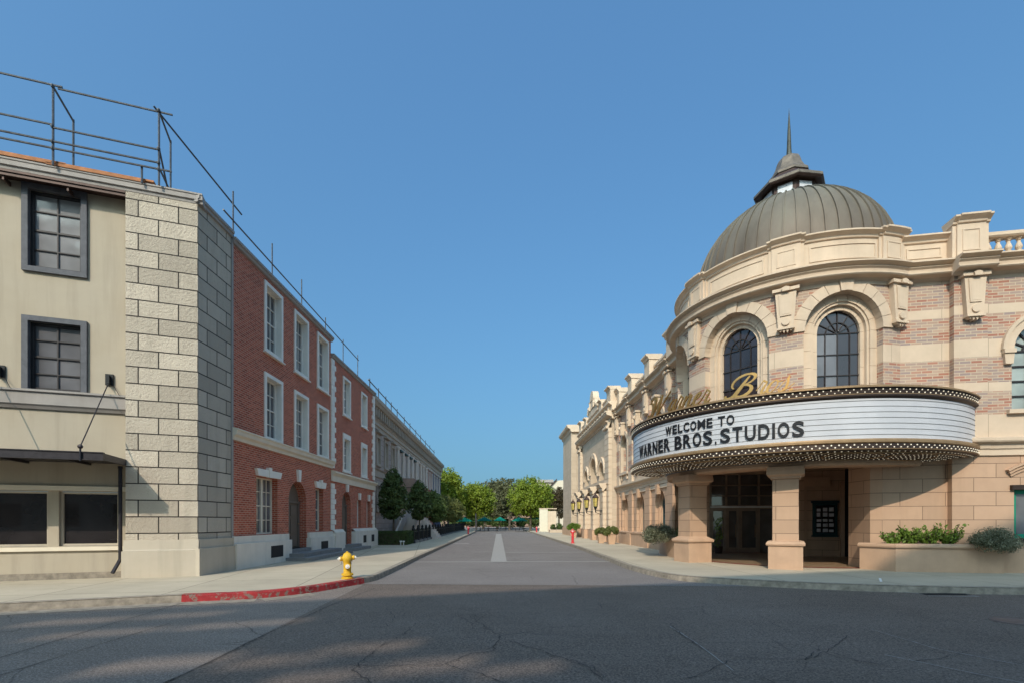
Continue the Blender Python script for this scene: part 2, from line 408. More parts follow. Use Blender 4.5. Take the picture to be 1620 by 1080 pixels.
    def lathe(s, cx, cy, prof, n=16, mi=0, ph=0):
        for i in range(n):
            a0 = 2*PI*i/n+ph; a1 = 2*PI*(i+1)/n+ph
            for (r0, z0), (r1, z1) in zip(prof, prof[1:]):
                q = [Vector((cx+r0*math.cos(a0), cy+r0*math.sin(a0), z0)), Vector((cx+r0*math.cos(a1), cy+r0*math.sin(a1), z0)),
                     Vector((cx+r1*math.cos(a1), cy+r1*math.sin(a1), z1)), Vector((cx+r1*math.cos(a0), cy+r1*math.sin(a0), z1))]
                if r0 < 1e-6: q = [q[0], q[2], q[3]]
                elif r1 < 1e-6: q = q[:3]
                s.raw(q, mi)
        return s
    def raw(s, pts, mi=0, uvs=None):
        i0 = len(s.v); s.v += [Vector(p) for p in pts]
        s.uv += uvs or [(p[0], p[1]) for p in pts]
        s.f.append(tuple(range(i0, i0+len(pts)))); s.mi.append(mi)
    def tube(s, p0, p1, r, n=6, r1=None, mi=0):
        p0 = Vector(p0); p1 = Vector(p1); ax = (p1-p0).normalized(); r1 = r if r1 is None else r1
        a = ax.orthogonal().normalized(); b = ax.cross(a)
        A = [p0+(a*math.cos(2*PI*k/n)+b*math.sin(2*PI*k/n))*r for k in range(n)]
        B = [p1+(a*math.cos(2*PI*k/n)+b*math.sin(2*PI*k/n))*r1 for k in range(n)]
        for k in range(n): s.raw([A[k], A[(k+1) % n], B[(k+1) % n], B[k]], mi)
        s.raw(A[::-1], mi); s.raw(B, mi); return s
    def ball(s, c, r, n=8, m=6, sz=1, mi=0):
        prof = [(r*math.sin(PI*k/m), -r*sz*math.cos(PI*k/m)) for k in range(m+1)]
        prof[0] = (0, -r*sz); prof[-1] = (0, r*sz)
        return s.lathe(c[0], c[1], [(a, b+c[2]) for a, b in prof], n, mi)
    def build(s, name, mat, parent=None, smooth=False, label=None):
        off = Vector((0, 0, 0)); q = parent
        while q is not None: off += q.location; q = q.parent
        me = bpy.data.meshes.new(name); me.from_pydata([tuple(v-off) for v in s.v], [], s.f)
        uvl = me.uv_layers.new(name='UVMap'); uvl.data.foreach_set('uv', [x for p in s.uv for x in p])
        mats = mat if isinstance(mat, (list, tuple)) else [mat]
        for m_ in mats: me.materials.append(m_)
        if len(mats) > 1: me.polygons.foreach_set('material_index', s.mi)
        if smooth:
            bm = bmesh.new(); bm.from_mesh(me); bmesh.ops.remove_doubles(bm, verts=bm.verts, dist=.0005)
            bmesh.ops.recalc_face_normals(bm, faces=bm.faces); bm.to_mesh(me); bm.free()
            me.polygons.foreach_set('use_smooth', [True]*len(me.polygons))
        me.update()
        o = bpy.data.objects.new(name, me); COL.objects.link(o)
        if parent is not None: o.parent = parent
        if label: o['label'] = label
        return o
def tag(o, label=None, cat=None, group=None, kind=None):
    if label: o['label'] = label
    if cat: o['category'] = cat
    if group: o['group'] = group
    if kind: o['kind'] = kind
    return o
def thing(name, loc, label, cat, group=None):
    o = bpy.data.objects.new(name, None); o.empty_display_size = .3; COL.objects.link(o); o.location = loc
    return tag(o, label, cat, group)
def struct(name, mb, mat): return tag(mb.build(name, mat), kind='structure')
def poly(pts, z, name, mat, uvrot=0):
    mb = MB(); c, s_ = math.cos(uvrot), math.sin(uvrot)
    mb.raw([(x, y, z) for x, y in pts], uvs=[(x*c+y*s_, -x*s_+y*c) for x, y in pts]); return struct(name, mb, mat)
def px(x, y, z=0.0):
    """where a ray of the surveyed picture meets the level z"""
    Y = 765*(1.65-z)/(y-824); return ((x-810)/765*Y, Y)

LF = Wall(-8.7, 13.42, -2.93, -1, 1)      # stucco and stone front, u runs left from the corner
BW = Wall(-8.7, 0, 0, 1, -1)              # brick street front, u = Y
B3 = Wall(-8.575, 0, -.0275, 1, -1)       # far row on the left
TF = Wall(8.6, 0, -.0275, 1, 1)           # theatre street front
ROT = Round(11.0, 19.2, 4.2)
TA = Wall(12.17, 15.17, 1, -.18, -1)      # theatre front wall right of the rotunda
MQ = Round(10.554, 19.04, 5.70)
for nm, w, pt in (('LF', LF, (.32, -.94)), ('BW', BW, (1, 0)), ('B3', B3, (1, 0)), ('TF', TF, (-1, 0)), ('TA', TA, (0, -1))):
    if w.n[0]*pt[0]+w.n[1]*pt[1] < 0: w.n = (-w.n[0], -w.n[1])
def deg(a, R=4.2): return math.radians(a)*R

# ------------------------------------------------------------------ ground
mb = MB()
mb.raw([(-400, -300, -.012), (400, -300, -.012), (400, 900, -.012), (-400, 900, -.012)]); struct('ground', mb, M['plaza'])
poly([(-60, -60), (60, -60), (60, 12.6), (12, 11.4), (5.0, 13.0), (4.2, 16), (-3.8, 15.2), (-4.2, 12.2), (-12, 7.5), (-60, -12)], -.006, 'crossing_road', M['asphalt_new'])
# older, paler asphalt along the left kerb
a1, a2, a3 = px(575, 924), px(250, 1085), px(590, 935)
poly([(-60, -14), (-60, -30), (-6, 1.5), (a2[0], a2[1]), a1, (-4.1, 12.6), (-12, 8.6)], -.002, 'left_road_lane', M['asphalt'])
def SL(D, y): return D-.0275*y
poly([(SL(-5, 12.8), 12.8), (SL(6.4, 12.3), 12.3), (SL(5.4, 18), 18), (SL(5.2, 92), 92), (SL(-4.5, 92), 92), (SL(-4.5, 16), 16)], .0, 'street', M['asphalt_street'])
mb = MB()
for D0, D1 in ((-.285, .285),):
    mb.raw([(SL(D0, 19.9), 19.9, .006), (SL(D1, 19.9), 19.9, .006), (SL(D1, 64), 64, .006), (SL(D0, 64), 64, .006)])
struct('paving_strip', mb, M['strip'])
mb = MB()
for D in (-.33, .285):
    mb.raw([(SL(D, 19.9), 19.9, .008), (SL(D+.045, 19.9), 19.9, .008), (SL(D+.045, 64), 64, .008), (SL(D, 64), 64, .008)])
mb.raw([(SL(-3.55, 19.5), 19.5, .009), (SL(4.7, 19.7), 19.7, .009), (SL(4.7, 19.95), 19.95, .009), (SL(-3.55, 19.75), 19.75, .009)])
mb.raw([(SL(.34, 25.6), 25.6, .009), (SL(4.62, 25.8), 25.8, .009), (SL(4.62, 26.05), 26.05, .009), (SL(.34, 25.85), 25.85, .009)])
mb.raw([(SL(-3.4, 35.7), 35.7, .009), (SL(-2.2, 35.7), 35.7, .009), (SL(-2.2, 36.5), 36.5, .009), (SL(-3.4, 36.5), 36.5, .009)])
struct('road_marking', mb, M['strip'])
# repair patch and lighter seams on the crossing
def gstrip(mb, pts, w, z):
    for (p, q) in zip(pts, pts[1:]):
        d = Vector((q[0]-p[0], q[1]-p[1])); 
        if d.length < 1e-5: continue
        n = Vector((-d.y, d.x)).normalized()*w/2; e = d.normalized()*w*.3
        mb.raw([(p[0]-n.x-e.x, p[1]-n.y-e.y, z), (q[0]-n.x+e.x, q[1]-n.y+e.y, z), (q[0]+n.x+e.x, q[1]+n.y+e.y, z), (p[0]+n.x-e.x, p[1]+n.y-e.y, z)])
def crackline(mb, pp, w, z, jit=.035):
    r = random.Random(int(pp[0][0]*7+pp[0][1])); W = [Vector(px(*p)) for p in pp]; out = []
    for a, b in zip(W, W[1:]):
        n = max(2, int((b-a).length/.09))
        for i in range(n):
            p = a+(b-a)*i/n; out.append((p.x+r.uniform(-jit, jit), p.y+r.uniform(-jit, jit)))
    out.append(tuple(W[-1]))
    for i in range(len(out)-1):
        gstrip(mb, out[i:i+2], w*r.uniform(.35, 1.3), z+.0002*(i % 3))
mb = MB()
for pp in ([(0, 1040), (180, 985), (300, 950)], [(0, 1068), (120, 1030), (270, 985)],
           [(255, 1082), (330, 1048), (420, 1003), (520, 958), (592, 930)]):
    crackline(mb, pp, .014, .006, .008)
for pp in ([(555, 1060), (600, 1022), (640, 1002), (658, 985)], [(555, 1052), (620, 1052), (700, 1050)], [(555, 1060), (600, 1085)],
           [(610, 960), (625, 975), (612, 990), (585, 992)], [(700, 1050), (740, 1035), (780, 1028), (790, 1005), (760, 985), (745, 975), (775, 965)],
           [(703, 1050), (760, 1065), (800, 1080)], [(790, 1005), (830, 1000), (870, 992), (920, 990)], [(805, 1012), (860, 1030), (930, 1055), (955, 1075)],
           [(1060, 985), (1075, 1000), (1110, 1025), (1160, 1038), (1215, 1042), (1275, 1042), (1310, 1030), (1340, 1005)],
           [(1310, 1030), (1360, 1045), (1400, 1052)], [(1275, 1042), (1300, 1020)], [(900, 1042), (940, 1055), (955, 1072)], [(1090, 1072), (1120, 1060), (1150, 1045)],
           [(1450, 1045), (1490, 1040), (1530, 1030)], [(1220, 985), (1240, 993)], [(945, 950), (952, 962)], [(1195, 1065), (1225, 1080)]):
    crackline(mb, pp, .010, .004, .028)
struct('road_cracks', mb, M['crack'])
mb = MB()
for pp in ([(1060, 990), (1100, 1015), (1160, 1060)], [(1380, 995), (1480, 1025), (1620, 1052)], [(1400, 1035), (1520, 1060), (1620, 1080)]):
    crackline(mb, pp, .014, .003, .004)
struct('road_seams', mb, M['strip'])
mb = MB(); c_ = px(1610, 982)
mb.lathe(c_[0], c_[1], [(0, .003), (.32, .003), (.34, -.001)], 24); struct('manhole_cover', mb, M['steel'])
# distant plaza

# left sidewalk (z .15) with kerb
kerbL = [(-60, -9.2), (-22, 4.1), (-9.35, 8.83), (-6.76, 9.89), (-5.45, 10.36), (-4.7, 11.15), (-4.23, 12.2), (-3.95, 12.9), (-3.83, 13.6),
         (-3.86, 15.4), (SL(-3.5, 21.5), 21.5), (SL(-3.5, 40), 40), (SL(-3.5, 90), 90)]
# cross slope: sidewalk rises a little towards the far left
mb = MB()
inner = [(-60, -3), (-24, 8.2), (-13.5, 11.8), (-9.6, 13.3), (-8.9, 13.6), (-8.9, 14), (-8.9, 15), (-8.9, 17), (-8.9, 20), (-8.9, 21), (-10, 24), (-10.5, 40), (-12, 90)]
for i in range(len(kerbL)-1):
    a, b, c, d = kerbL[i], kerbL[i+1], inner[i+1], inner[i]
    mb.raw([(*a, .15), (*b, .15), (*c, .152), (*d, .152)], uvs=[(p[0]*.985+p[1]*.17+.6, p[1]*.985-p[0]*.17) for p in (a, b, c, d)])
mb.raw([(-60, -3, .15), (-24, 8.2, .15), (-24, 60, .15), (-60, 60, .15)])
struct('sidewalk', mb, M['concrete'])
def kerb(name, pts, mat, w=.16, z0=-.02, z1=.154, side=1):
    mb = MB(); P = [Vector(p) for p in pts]; nr = []
    for i, p in enumerate(P):
        t_ = (P[min(i+1, len(P)-1)]-P[max(i-1, 0)]).normalized(); nr.append(Vector((-t_.y, t_.x))*side)
    for i in range(len(P)-1):
        for (oa, za), (ob, zb) in (((0.02, z0), (.0, z1-.03)), ((.0, z1-.03), (-.03, z1)), ((-.03, z1), (-w, z1+.001))):
            q = [(*(P[i]+nr[i]*oa), za), (*(P[i+1]+nr[i+1]*oa), za), (*(P[i+1]+nr[i+1]*ob), zb), (*(P[i]+nr[i]*ob), zb)]
            mb.raw(q)
    return struct(name, mb, mat)
def smoothpts(pts, n=6):
    out = []
    P = [Vector(pts[0])]+[Vector(p) for p in pts]+[Vector(pts[-1])]
    for i in range(1, len(P)-2):
        for k in range(n):
            t_ = k/n; a, b, c, d = P[i-1:i+3]
            out.append(tuple(.5*((2*b)+(c-a)*t_+(2*a-5*b+4*c-d)*t_**2+(3*b-a-3*c+d)*t_**3)))
    out.append(tuple(P[-2])); return out
kerb('kerb_red_paint', smoothpts([(-6.76, 9.89), (-5.45, 10.36), (-4.7, 11.15), (-4.23, 12.2), (-3.95, 12.9)]), M['red_curb'], side=-1)
kerb('kerb', [(-60, -9.2), (-22, 4.1), (-9.35, 8.83), (-6.76, 9.89)], M['curb'], side=-1)
kerb('kerb', smoothpts([(-3.95, 12.9), (-3.83, 13.6), (-3.86, 15.4), (SL(-3.5, 21.5), 21.5), (SL(-3.5, 40), 40), (SL(-3.5, 90), 90)]), M['curb'], side=-1)
# gutter along left kerb
mb = MB()
gl = [(-60, -9.2), (-22, 4.1), (-9.35, 8.83), (-6.76, 9.89), (-5.45, 10.36), (-4.7, 11.15)]
for i in range(len(gl)-1):
    a, b = Vector(gl[i]), Vector(gl[i+1]); n = Vector((b.y-a.y, -(b.x-a.x))).normalized()*.45
    mb.raw([(*(a+n), .0035), (*(b+n), .0035), (*b, .0035), (*a, .0035)])
struct('gutter', mb, M['curb'])
# right sidewalk
kerbR = [(SL(4.7, 90), 90), (SL(4.72, 39.6), 39.6), (3.98, 28), (4.0, 21.9), (4.0, 18.4), (4.03, 16.5), (4.3, 14.5), (4.8, 13.3), (5.97, 12.5), (7.3, 11.85), (8.65, 11.4), (10.7, 11.0), (13, 10.9), (16, 10.85), (20, 10.8), (60, 10.2)]
kr = smoothpts(kerbR, 5)
mb = MB()
for i in range(len(kr)-1):
    a, b = kr[i], kr[i+1]; cc = (14, 26) if a[1] < 40 else (14, 60)
    mb.raw([(*a, .15), (*b, .15), (*cc, .15)], uvs=[(p[0]*.99+p[1]*.03, p[1]) for p in (a, b, cc)])
mb.raw([(14, 26, .15), (60, 26, .15), (60, 10.2, .15)]); mb.raw([(14, 60, .15), (14, 26, .15), (SL(4.72, 39.6), 39.6, .15)])
mb.raw([(14, 60, .15), (SL(4.7, 90), 90, .15), (60, 90, .15), (60, 60, .15)])
struct('sidewalk', mb, M['concrete'])
kerb('kerb', kr, M['curb'], side=-1)
mb = MB()   # storm drain apron and gutter mark at the right kerb
gstrip(mb, [px(1430, 936), px(1470, 940)], .05, .005); gstrip(mb, [px(1470, 942), px(1548, 943)], .05, .0055); gstrip(mb, [px(1548, 943), px(1500, 936)], .05, .005)
struct('gutter_marking', mb, M['strip'])
mb = MB(); c_ = px(1495, 939); mb.box(c_[0]-.5, c_[0]+.5, -c_[1]-.12, -c_[1]+.12, .001, .007); struct('storm_drain', mb, M['dark'])
mb = MB(); gstrip(mb, [px(1392, 923), px(1394, 929)], .05, .156); struct('kerb_marking', mb, M['white_paint'])

# ------------------------------------------------------------------ windows
def window(parent, W, uc, z0, w, h, arch=False, cols=2, rows=4, d=-.12, fw=.06, mun=.03, fm=None, gm=None, rail=None, name='window', fan=0, mm=None, du=None):
    """sash window: frame and bars, with its pane as a child"""
    fm = fm or M['trim']; gm = gm or M['glass']; u0, u1 = uc-w/2, uc+w/2; z1 = z0+h; mb = MB()
    mb.box(u0, u0+fw, d, d+.06, z0, z1, W); mb.box(u1-fw, u1, d, d+.06, z0, z1, W); mb.box(u0+fw, u1-fw, d, d+.06, z0, z0+fw, W)
    if not arch: mb.box(u0+fw, u1-fw, d, d+.06, z1-fw, z1, W)
    else: mb.ring(uc, z1, w/2-fw, w/2, d, d+.06, W, nv=10, gap=0, sub=2)
    bars = MB() if mm else mb
    for i in range(1, cols):
        u = u0+w*i/cols; bars.box(u-mun/2, u+mun/2, d+.012, d+.04, z0+fw, z1, W)
    for i in range(1, rows+(1 if arch else 0)):
        z = z0+h*i/rows; k = mun*1.6 if (rail and abs(i-rail) < .01) else mun
        bars.box(u0+fw, u1-fw, d+.014, d+.044, z-k/2, z+k/2, W)
    if arch:
        r = w/2-fw
        for i in range(1, fan):
            a = PI*i/fan; rr0 = r*.0 if not fan > 4 else r*.08
            p, q = (uc-rr0*math.cos(a), z1+rr0*math.sin(a)), (uc-r*math.cos(a), z1+r*math.sin(a)); nx, nz = math.sin(a)*mun/2, math.cos(a)*mun/2
            bars.prism([(p[0]-nx, p[1]-nz), (q[0]-nx, q[1]-nz), (q[0]+nx, q[1]+nz), (p[0]+nx, p[1]+nz)], d+.012, d+.042, W)
        if fan: bars.ring(uc, z1, r*.5-mun/2, r*.5+mun/2, d+.01, d+.046, W, nv=12, gap=0, sub=1)
    f = mb.build(name, fm, parent)
    if mm: bars.build('window_bars', mm, f)
    g = MB()
    if arch:
        r = w/2-.01; arc = [(uc-r*math.cos(PI*k/14), d+.005, z1+r*math.sin(PI*k/14)) for k in range(15)]
        g.face([(u0+.01, d+.005, z0+.01)]+arc+[(u1-.01, d+.005, z0+.01)], W)
    else: g.face([(u0+.01, d+.005, z0+.01), (u1-.01, d+.005, z0+.01), (u1-.01, d+.005, z1-.01), (u0+.01, d+.005, z1-.01)], W)
    g.build('pane', gm, f)
    return f
def surround(parent, W, uc, z0, w, h, b=.13, d0=-.12, d1=.05, mat=None, sill=0, name='window_surround', head=0):
    mb = MB(); u0, u1, z1 = uc-w/2, uc+w/2, z0+h
    mb.box(u0-b, u0, d0, d1, z0-b, z1+b+head, W); mb.box(u1, u1+b, d0, d1, z0-b, z1+b+head, W)
    mb.box(u0, u1, d0, d1, z1, z1+b+head, W); mb.box(u0, u1, d0, d1, z0-b, z0, W)
    if sill: mb.box(u0-b-.05, u1+b+.05, d0, d1+.06, z0-b-sill, z0-b-.003, W)
    return mb.build(name, mat or M['trim'], parent)

# ================================================================== corner building, left
cb = thing('corner_building', (-9.5, 13.2, .15), 'cream stucco corner building with scored stone corner and flat canopy over its shop windows', 'building')
uS = 1.66
STW = 2.31   # top window u range etc
u_w = (2.45, 3.66)       # window opening incl. frame (px 33-141)
LW = Wall(-8.7-.323*.3, 13.42+.946*.3, -2.93, -1, 1); LW.n = LF.n
def zs_(z): return 1.65+(z-1.65)*1.024
def uLF(x, d=-.3):
    k = (x-810)/765; # point on wall: -8.7-.9464u + n*d ; 13.42-.323u
    return (-8.7+LF.n[0]*d-k*(13.42+LF.n[1]*d))/(.9464-k*.3230)
wl_, wr_ = uLF(36), uLF(139)
wins = [(wr_+.13, wl_-.13, zs_(8.05), zs_(10.0), 0), (wr_+.13, wl_-.13, zs_(4.98), zs_(6.68), 0)]
sa, sb, sc_a, sc_b = uLF(188), uLF(93), uLF(76), uLF(-40)
shops = [(sa, sb, 1.0, 2.44, 0), (sc_a, sc_b, 1.0, 2.44, 0)]
mb = MB(); mb.wall(uS-.02, 16, .15, 10.6, [(a-.02, b+.02, c-.02, d+.02, e) for a, b, c, d, e in wins]+shops, .18, LW); mb.build('wall', M['stucco'], cb)
mb = MB(); mb.box(0, uS, -.4, .06, 1.15, 10.5, LF); mb.build('stone_pilaster', M['stucco_stone'], cb)
mb = MB(); mb.wall(13.42, 14.985, 1.15, 10.5, (), M=BW); o = mb.build('stone_side', M['stucco_stone'], cb)
mb = MB()
mb.box(-.06, uS+.06, -.4, .16, .1, .86, LF); mb.sweep(-.03, uS+.03, [(-.3, 1.153), (.10, 1.153), (.13, .90), (.15, .862)], LF)
mb.build('plinth', M['plinth'], cb)
mb = MB(); mb.box(13.26, 14.99, -.1, .13, .1, .90, BW); mb.box(13.37, 14.99, -.1, .07, .9, 1.153, BW); mb.build('plinth', M['plinth'], cb)
mb = MB(); mb.box(uS+.06, 16, -.05, .10, .1, .30, LW); mb.build('base_course', M['curb'], cb)
mb = MB()
mb.sweep(-.12, 16, [(-.32, 10.40), (.07, 10.40), (.08, 10.47), (.12, 10.49), (.12, 10.60), (.14, 10.62), (.14, 10.66), (-.3, 10.67)], LF)
mb.build('fascia', M['fascia'], cb)
mb = MB(); mb.box(uS+.01, 16, .005, .37, 10.34, 10.395, LW); mb.box(uS+.01, 16, .30, .34, 10.26, 10.34, LW); mb.build('soffit', M['copper_brown'], cb)
mb = MB(); mb.sweep(13.3, 15.0, [(.0, 10.42), (.06, 10.44), (.06, 10.52), (.10, 10.54), (.10, 10.62), (-.3, 10.64)], BW); mb.build('fascia', M['fascia'], cb)
mb = MB()
for a, b, z in ((1.0, 3.2, 10.76), (2.9, 5.0, 10.78), (4.6, 7.5, 10.77), (7.2, 10.5, 10.78), (10.2, 16, 10.77)):
    mb.box(a, b, -.05, .15, z-.045, z, LF); mb.box(a+.2, b+.1, -.02, .16, z-.1, z-.046, LF)
mb.build('scaffold_plank', M['plank'], cb)
for u in (2.9, 4.2, 5.6, 7): MB().box(u, u+.04, .02, .30, 10.16, 10.26, LW).build('gutter_bracket', M['copper_brown'], cb)
mb = MB(); mb.raw([LF(-.0, -.1, 10.6), LF(16, -.1, 10.6), LF(16, -9, 10.6), Vector((-8.9, 23, 10.4)), Vector((-8.9, 13.5, 10.6))]); mb.build('roof', M['roof'], cb)
for (a, b, z0, z1, _), gm in zip(wins, ('glass_sky', 'glass')):
    uc, w = (a+b)/2, b-a
    surround(cb, LW, uc, z0, w, z1-z0, b=.13, d0=-.05, d1=.07, mat=M['grey_trim'], sill=0)
    window(cb, LW, uc, z0, w, z1-z0, cols=2, rows=4, d=-.13, fw=.07, mun=.028, fm=M['mullion'], gm=M[gm], rail=2)
for a, b, z0, z1, _ in shops:
    window(cb, LW, (a+b)/2, z0+.01, b-a-.02, z1-z0-.02, cols=1, rows=1, d=-.14, fw=.05, fm=M['plinth'], gm=M['shop_glass'], name='shop_window')
mb = MB(); mb.box(uS+.03, 16, .0, .07, .88, .98, LW); mb.box(uS+.05, 16, .0, .06, 2.46, 2.58, LW); mb.build('shop_sill', M['cream_trim'], cb)
mb = MB(); mb.sweep(uS+.0, 16, [(.0, 4.55), (.05, 4.55), (.09, 4.62), (.13, 4.66), (.13, 4.96), (.18, 4.98), (.18, 5.03), (0, 5.04)], LW); mb.build('belt_course', M['fascia'], cb)
# canopy
ce = uS-.02; cd = 1.36
mb = MB()
mb.box(ce, 16, cd-.06, cd, 3.13, 3.29, LF); mb.box(ce, ce+.06, .065, cd-.06, 3.13, 3.29, LF)
mb.box(ce, 16, cd-.10, cd+.02, 3.29, 3.31, LF); mb.box(ce, 16, cd-.10, cd+.02, 3.11, 3.13, LF)
mb.box(uS+.01, 16, -.29, cd-.06, 3.20, 3.25, LF)
for k in range(8): mb.box(ce+.9+k*1.3, ce+.96+k*1.3, -.29, cd-.06, 3.14, 3.2, LF)
mb.build('canopy', M['dark_metal'], cb)
for ub, ua in ((uLF(174), uLF(128, cd)), (uLF(2), uLF(-60, cd))):
    zb_ = 5.30
    mb = MB(); mb.box(ub-.09, ub+.09, .005, .045, zb_, zb_+.30, LW); mb.box(ub-.03, ub+.03, .045, .13, zb_, zb_+.25, LW)
    p = LW(ub, .09, zb_+.04); mb.ball(p, .05)
    br = mb.build('rod_bracket', M['black_iron'], cb)
    mb = MB(); q = LF(ua, cd+.03, 3.42); mb.tube(p, q, .013, 6); mb.tube(LF(ua, cd+.03, 3.08), q, .02, 6); mb.ball(q, .055); mb.build('tie_rod', M['dark_metal'], br)
    mb = MB(); mb.tube(LW(ub-.1, .06, zb_), LW(ub-.28, .2, zb_-.28), .009, 5); mb.build('spare_cable', M['dark_metal'], br)
ud = uLF(196, -.1)
mb = MB(); mb.tube(LF(ud+.05, -.02, 3.1), LF(ud+.05, -.02, .62), .045, 8); mb.tube(LF(ud+.05, -.02, .64), LF(ud+.14, .2, .30), .045, 8); mb.tube(LF(ud+.05, -.02, 3.12), LF(ud+.05, -.02, 3.05), .055, 8)
mb.build('downpipe', M['dark_metal'], cb)

# scaffold rail over the roof
sf = thing('scaffold_rail', (-9.5, 13.2, 10.8), 'dark steel scaffold guard rail with tall posts on the stucco corner building roof', 'scaffolding')
u1_, u2_ = .86, 3.12
R_ = .026
def tubes(lst, name, r=R_):
    for a, b in lst: MB().tube(a, b, r, 6).build(name, M['steel'], sf)
tubes([(LF(u, .22, 10.62), LF(u, .22, 12.66)) for u in (u1_, u2_, 8.2)], 'post')
tubes([(LF(u, -.85, 10.62), LF(u, -.85, 12.60)) for u in (u1_+.05, u2_+.05, 8.2)], 'post')
tubes([(LF(-.0+.55, .22, 12.58), LF(u2_-.1, .22, 12.58)), (LF(u2_-.2, .25, 12.62), LF(16, .25, 12.62)), (LF(u1_, .25, 11.55), LF(u2_, .25, 11.55)), (LF(u2_, .25, 11.62), LF(16, .25, 11.62)),
       (LF(u1_, .25, 11.2), LF(16, .25, 11.22)), (LF(u1_-.3, .25, 11.03), LF(16, .25, 11.04))], 'guard_rail')
tubes([(LF(u, .2, 12.6), LF(u+.05, -.87, 12.55)) for u in (u1_, u2_)]+[(LF(u1_, .2, 11.6), LF(u1_+.02, -.8, 10.7)), (LF(u1_, .2, 11.1), LF(u1_+.05, -.85, 11.1)), (LF(1.25, .2, 10.6), LF(1.25, .2, 11.05))], 'brace')
for u in (u1_, u2_):
    for z in (12.6, 11.58, 11.2, 11.03): MB().ball(LF(u, .25, z), .05, 6, 4).build('coupler', M['steel'], sf)
sf2 = thing('scaffold_rail', (-8.8, 18, 10.6), 'thin black scaffold tube on short posts along the roof edge of the red brick houses', 'scaffolding')
def tubes2(a, b, n, r=.024): MB().tube(a, b, r, 6).build(n, M['steel'], sf2)
tubes2(LF(u1_+.1, .28, 12.66), Vector((-8.66, 15.5, 11.45)), 'guard_rail')
tubes2(Vector((-8.66, 14.5, 10.98)), Vector((-8.66, 27.3, 10.72)), 'guard_rail')
for Y, z in ((15.05, 11.9), (17.5, 11.68), (19.95, 11.6), (22.5, 11.1), (24.85, 10.98), (27.2, 11.0)):
    tubes2(Vector((-8.68, Y, 9.8 if Y > 23.5 else 10.3)), Vector((-8.68, Y, z)), 'post')

# ================================================================== red brick houses
def ring_key(mb, W, uc, z0, z1, w0, w1, d=.07): mb.prism([(uc-w0/2, z0), (uc+w0/2, z0), (uc+w1/2, z1), (uc-w1/2, z1)], 0, d, W)
bh = thing('brick_house', (-8.7, 19, .15), 'three storey red brick house with tall white framed windows, next to the scored stone corner', 'house')
W3 = [(16.95, 18.30), (19.28, 20.62), (21.55, 22.88)]
ops = []
for a, b in W3: ops += [(a+.09, b-.09, 7.71, 10.02, 0), (a+.09, b-.09, 4.62, 6.82, 0)]
gw = (16.45, 17.95, 1.20, 3.2, 0); gd = (18.83, 20.45, .56, 2.46, 1); gs = (21.42, 22.3, 1.22, 3.13, 0)
mb = MB(); mb.wall(14.985, 23.2, .15, 10.32, ops+[gw, gd, gs], .34, BW, N=16); mb.build('wall', M['red_brick'], bh)
mb = MB(); mb.box(14.96, 15.05, -.02, .035, 1.15, 10.4, BW); mb.build('corner_strip', M['fascia'], bh)
mb = MB(); mb.sweep(15.0, 23.3, [(0, 10.26), (.07, 10.28), (.10, 10.36), (.14, 10.38), (.14, 10.46), (-.3, 10.48)], BW); mb.build('coping', M['fascia'], bh)
mb = MB(); mb.sweep(14.99, 23.33, [(0, 4.20), (.05, 4.20), (.07, 4.30), (.16, 4.36), (.18, 4.48), (.22, 4.50), (.22, 4.54), (0, 4.58)], BW); mb.build('belt_course', M['cream_trim'], bh)
for a, b in W3:
    for z0, z1 in ((7.75, 9.98), (4.66, 6.78)):
        uc, w = (a+b)/2, b-a-.26
        surround(bh, BW, uc, z0, w, z1-z0, b=.13, d0=-.20, d1=.05, sill=.0 if z0 < 5 else .04)
        window(bh, BW, uc, z0, w, z1-z0, cols=3, rows=4, d=-.24, fw=.05, mun=.024, rail=2, gm=M['glass'], fm=M['trim'])
uc = (gw[0]+gw[1])/2
for k in (-1, 1): window(bh, BW, uc+k*.365, gw[2], .73, gw[3]-gw[2], cols=2, rows=4, d=-.26, fw=.055, mun=.024, rail=2, fm=M['cream_trim'])
window(bh, BW, (gs[0]+gs[1])/2, gs[2], gs[1]-gs[0], gs[3]-gs[2], cols=2, rows=4, d=-.26, fw=.06, mun=.024, rail=2, fm=M['cream_trim'])
mb = MB(); mb.prism([(16.42, 3.22), (18.0, 3.22), (18.1, 3.46), (16.32, 3.46)], 0, .10, BW); ring_key(mb, BW, 17.2, 3.2, 3.55, .14, .2, .13); mb.build('lintel', M['trim'], bh)
mb = MB(); mb.prism([(21.36, 3.15), (22.34, 3.15), (22.44, 3.42), (21.26, 3.42)], 0, .10, BW); ring_key(mb, BW, 21.86, 3.13, 3.52, .12, .18, .13); mb.build('lintel', M['trim'], bh)
mb = MB(); ring_key(mb, BW, 19.64, 3.26, 3.74, .16, .28, .10); mb.build('keystone', M['trim'], bh)
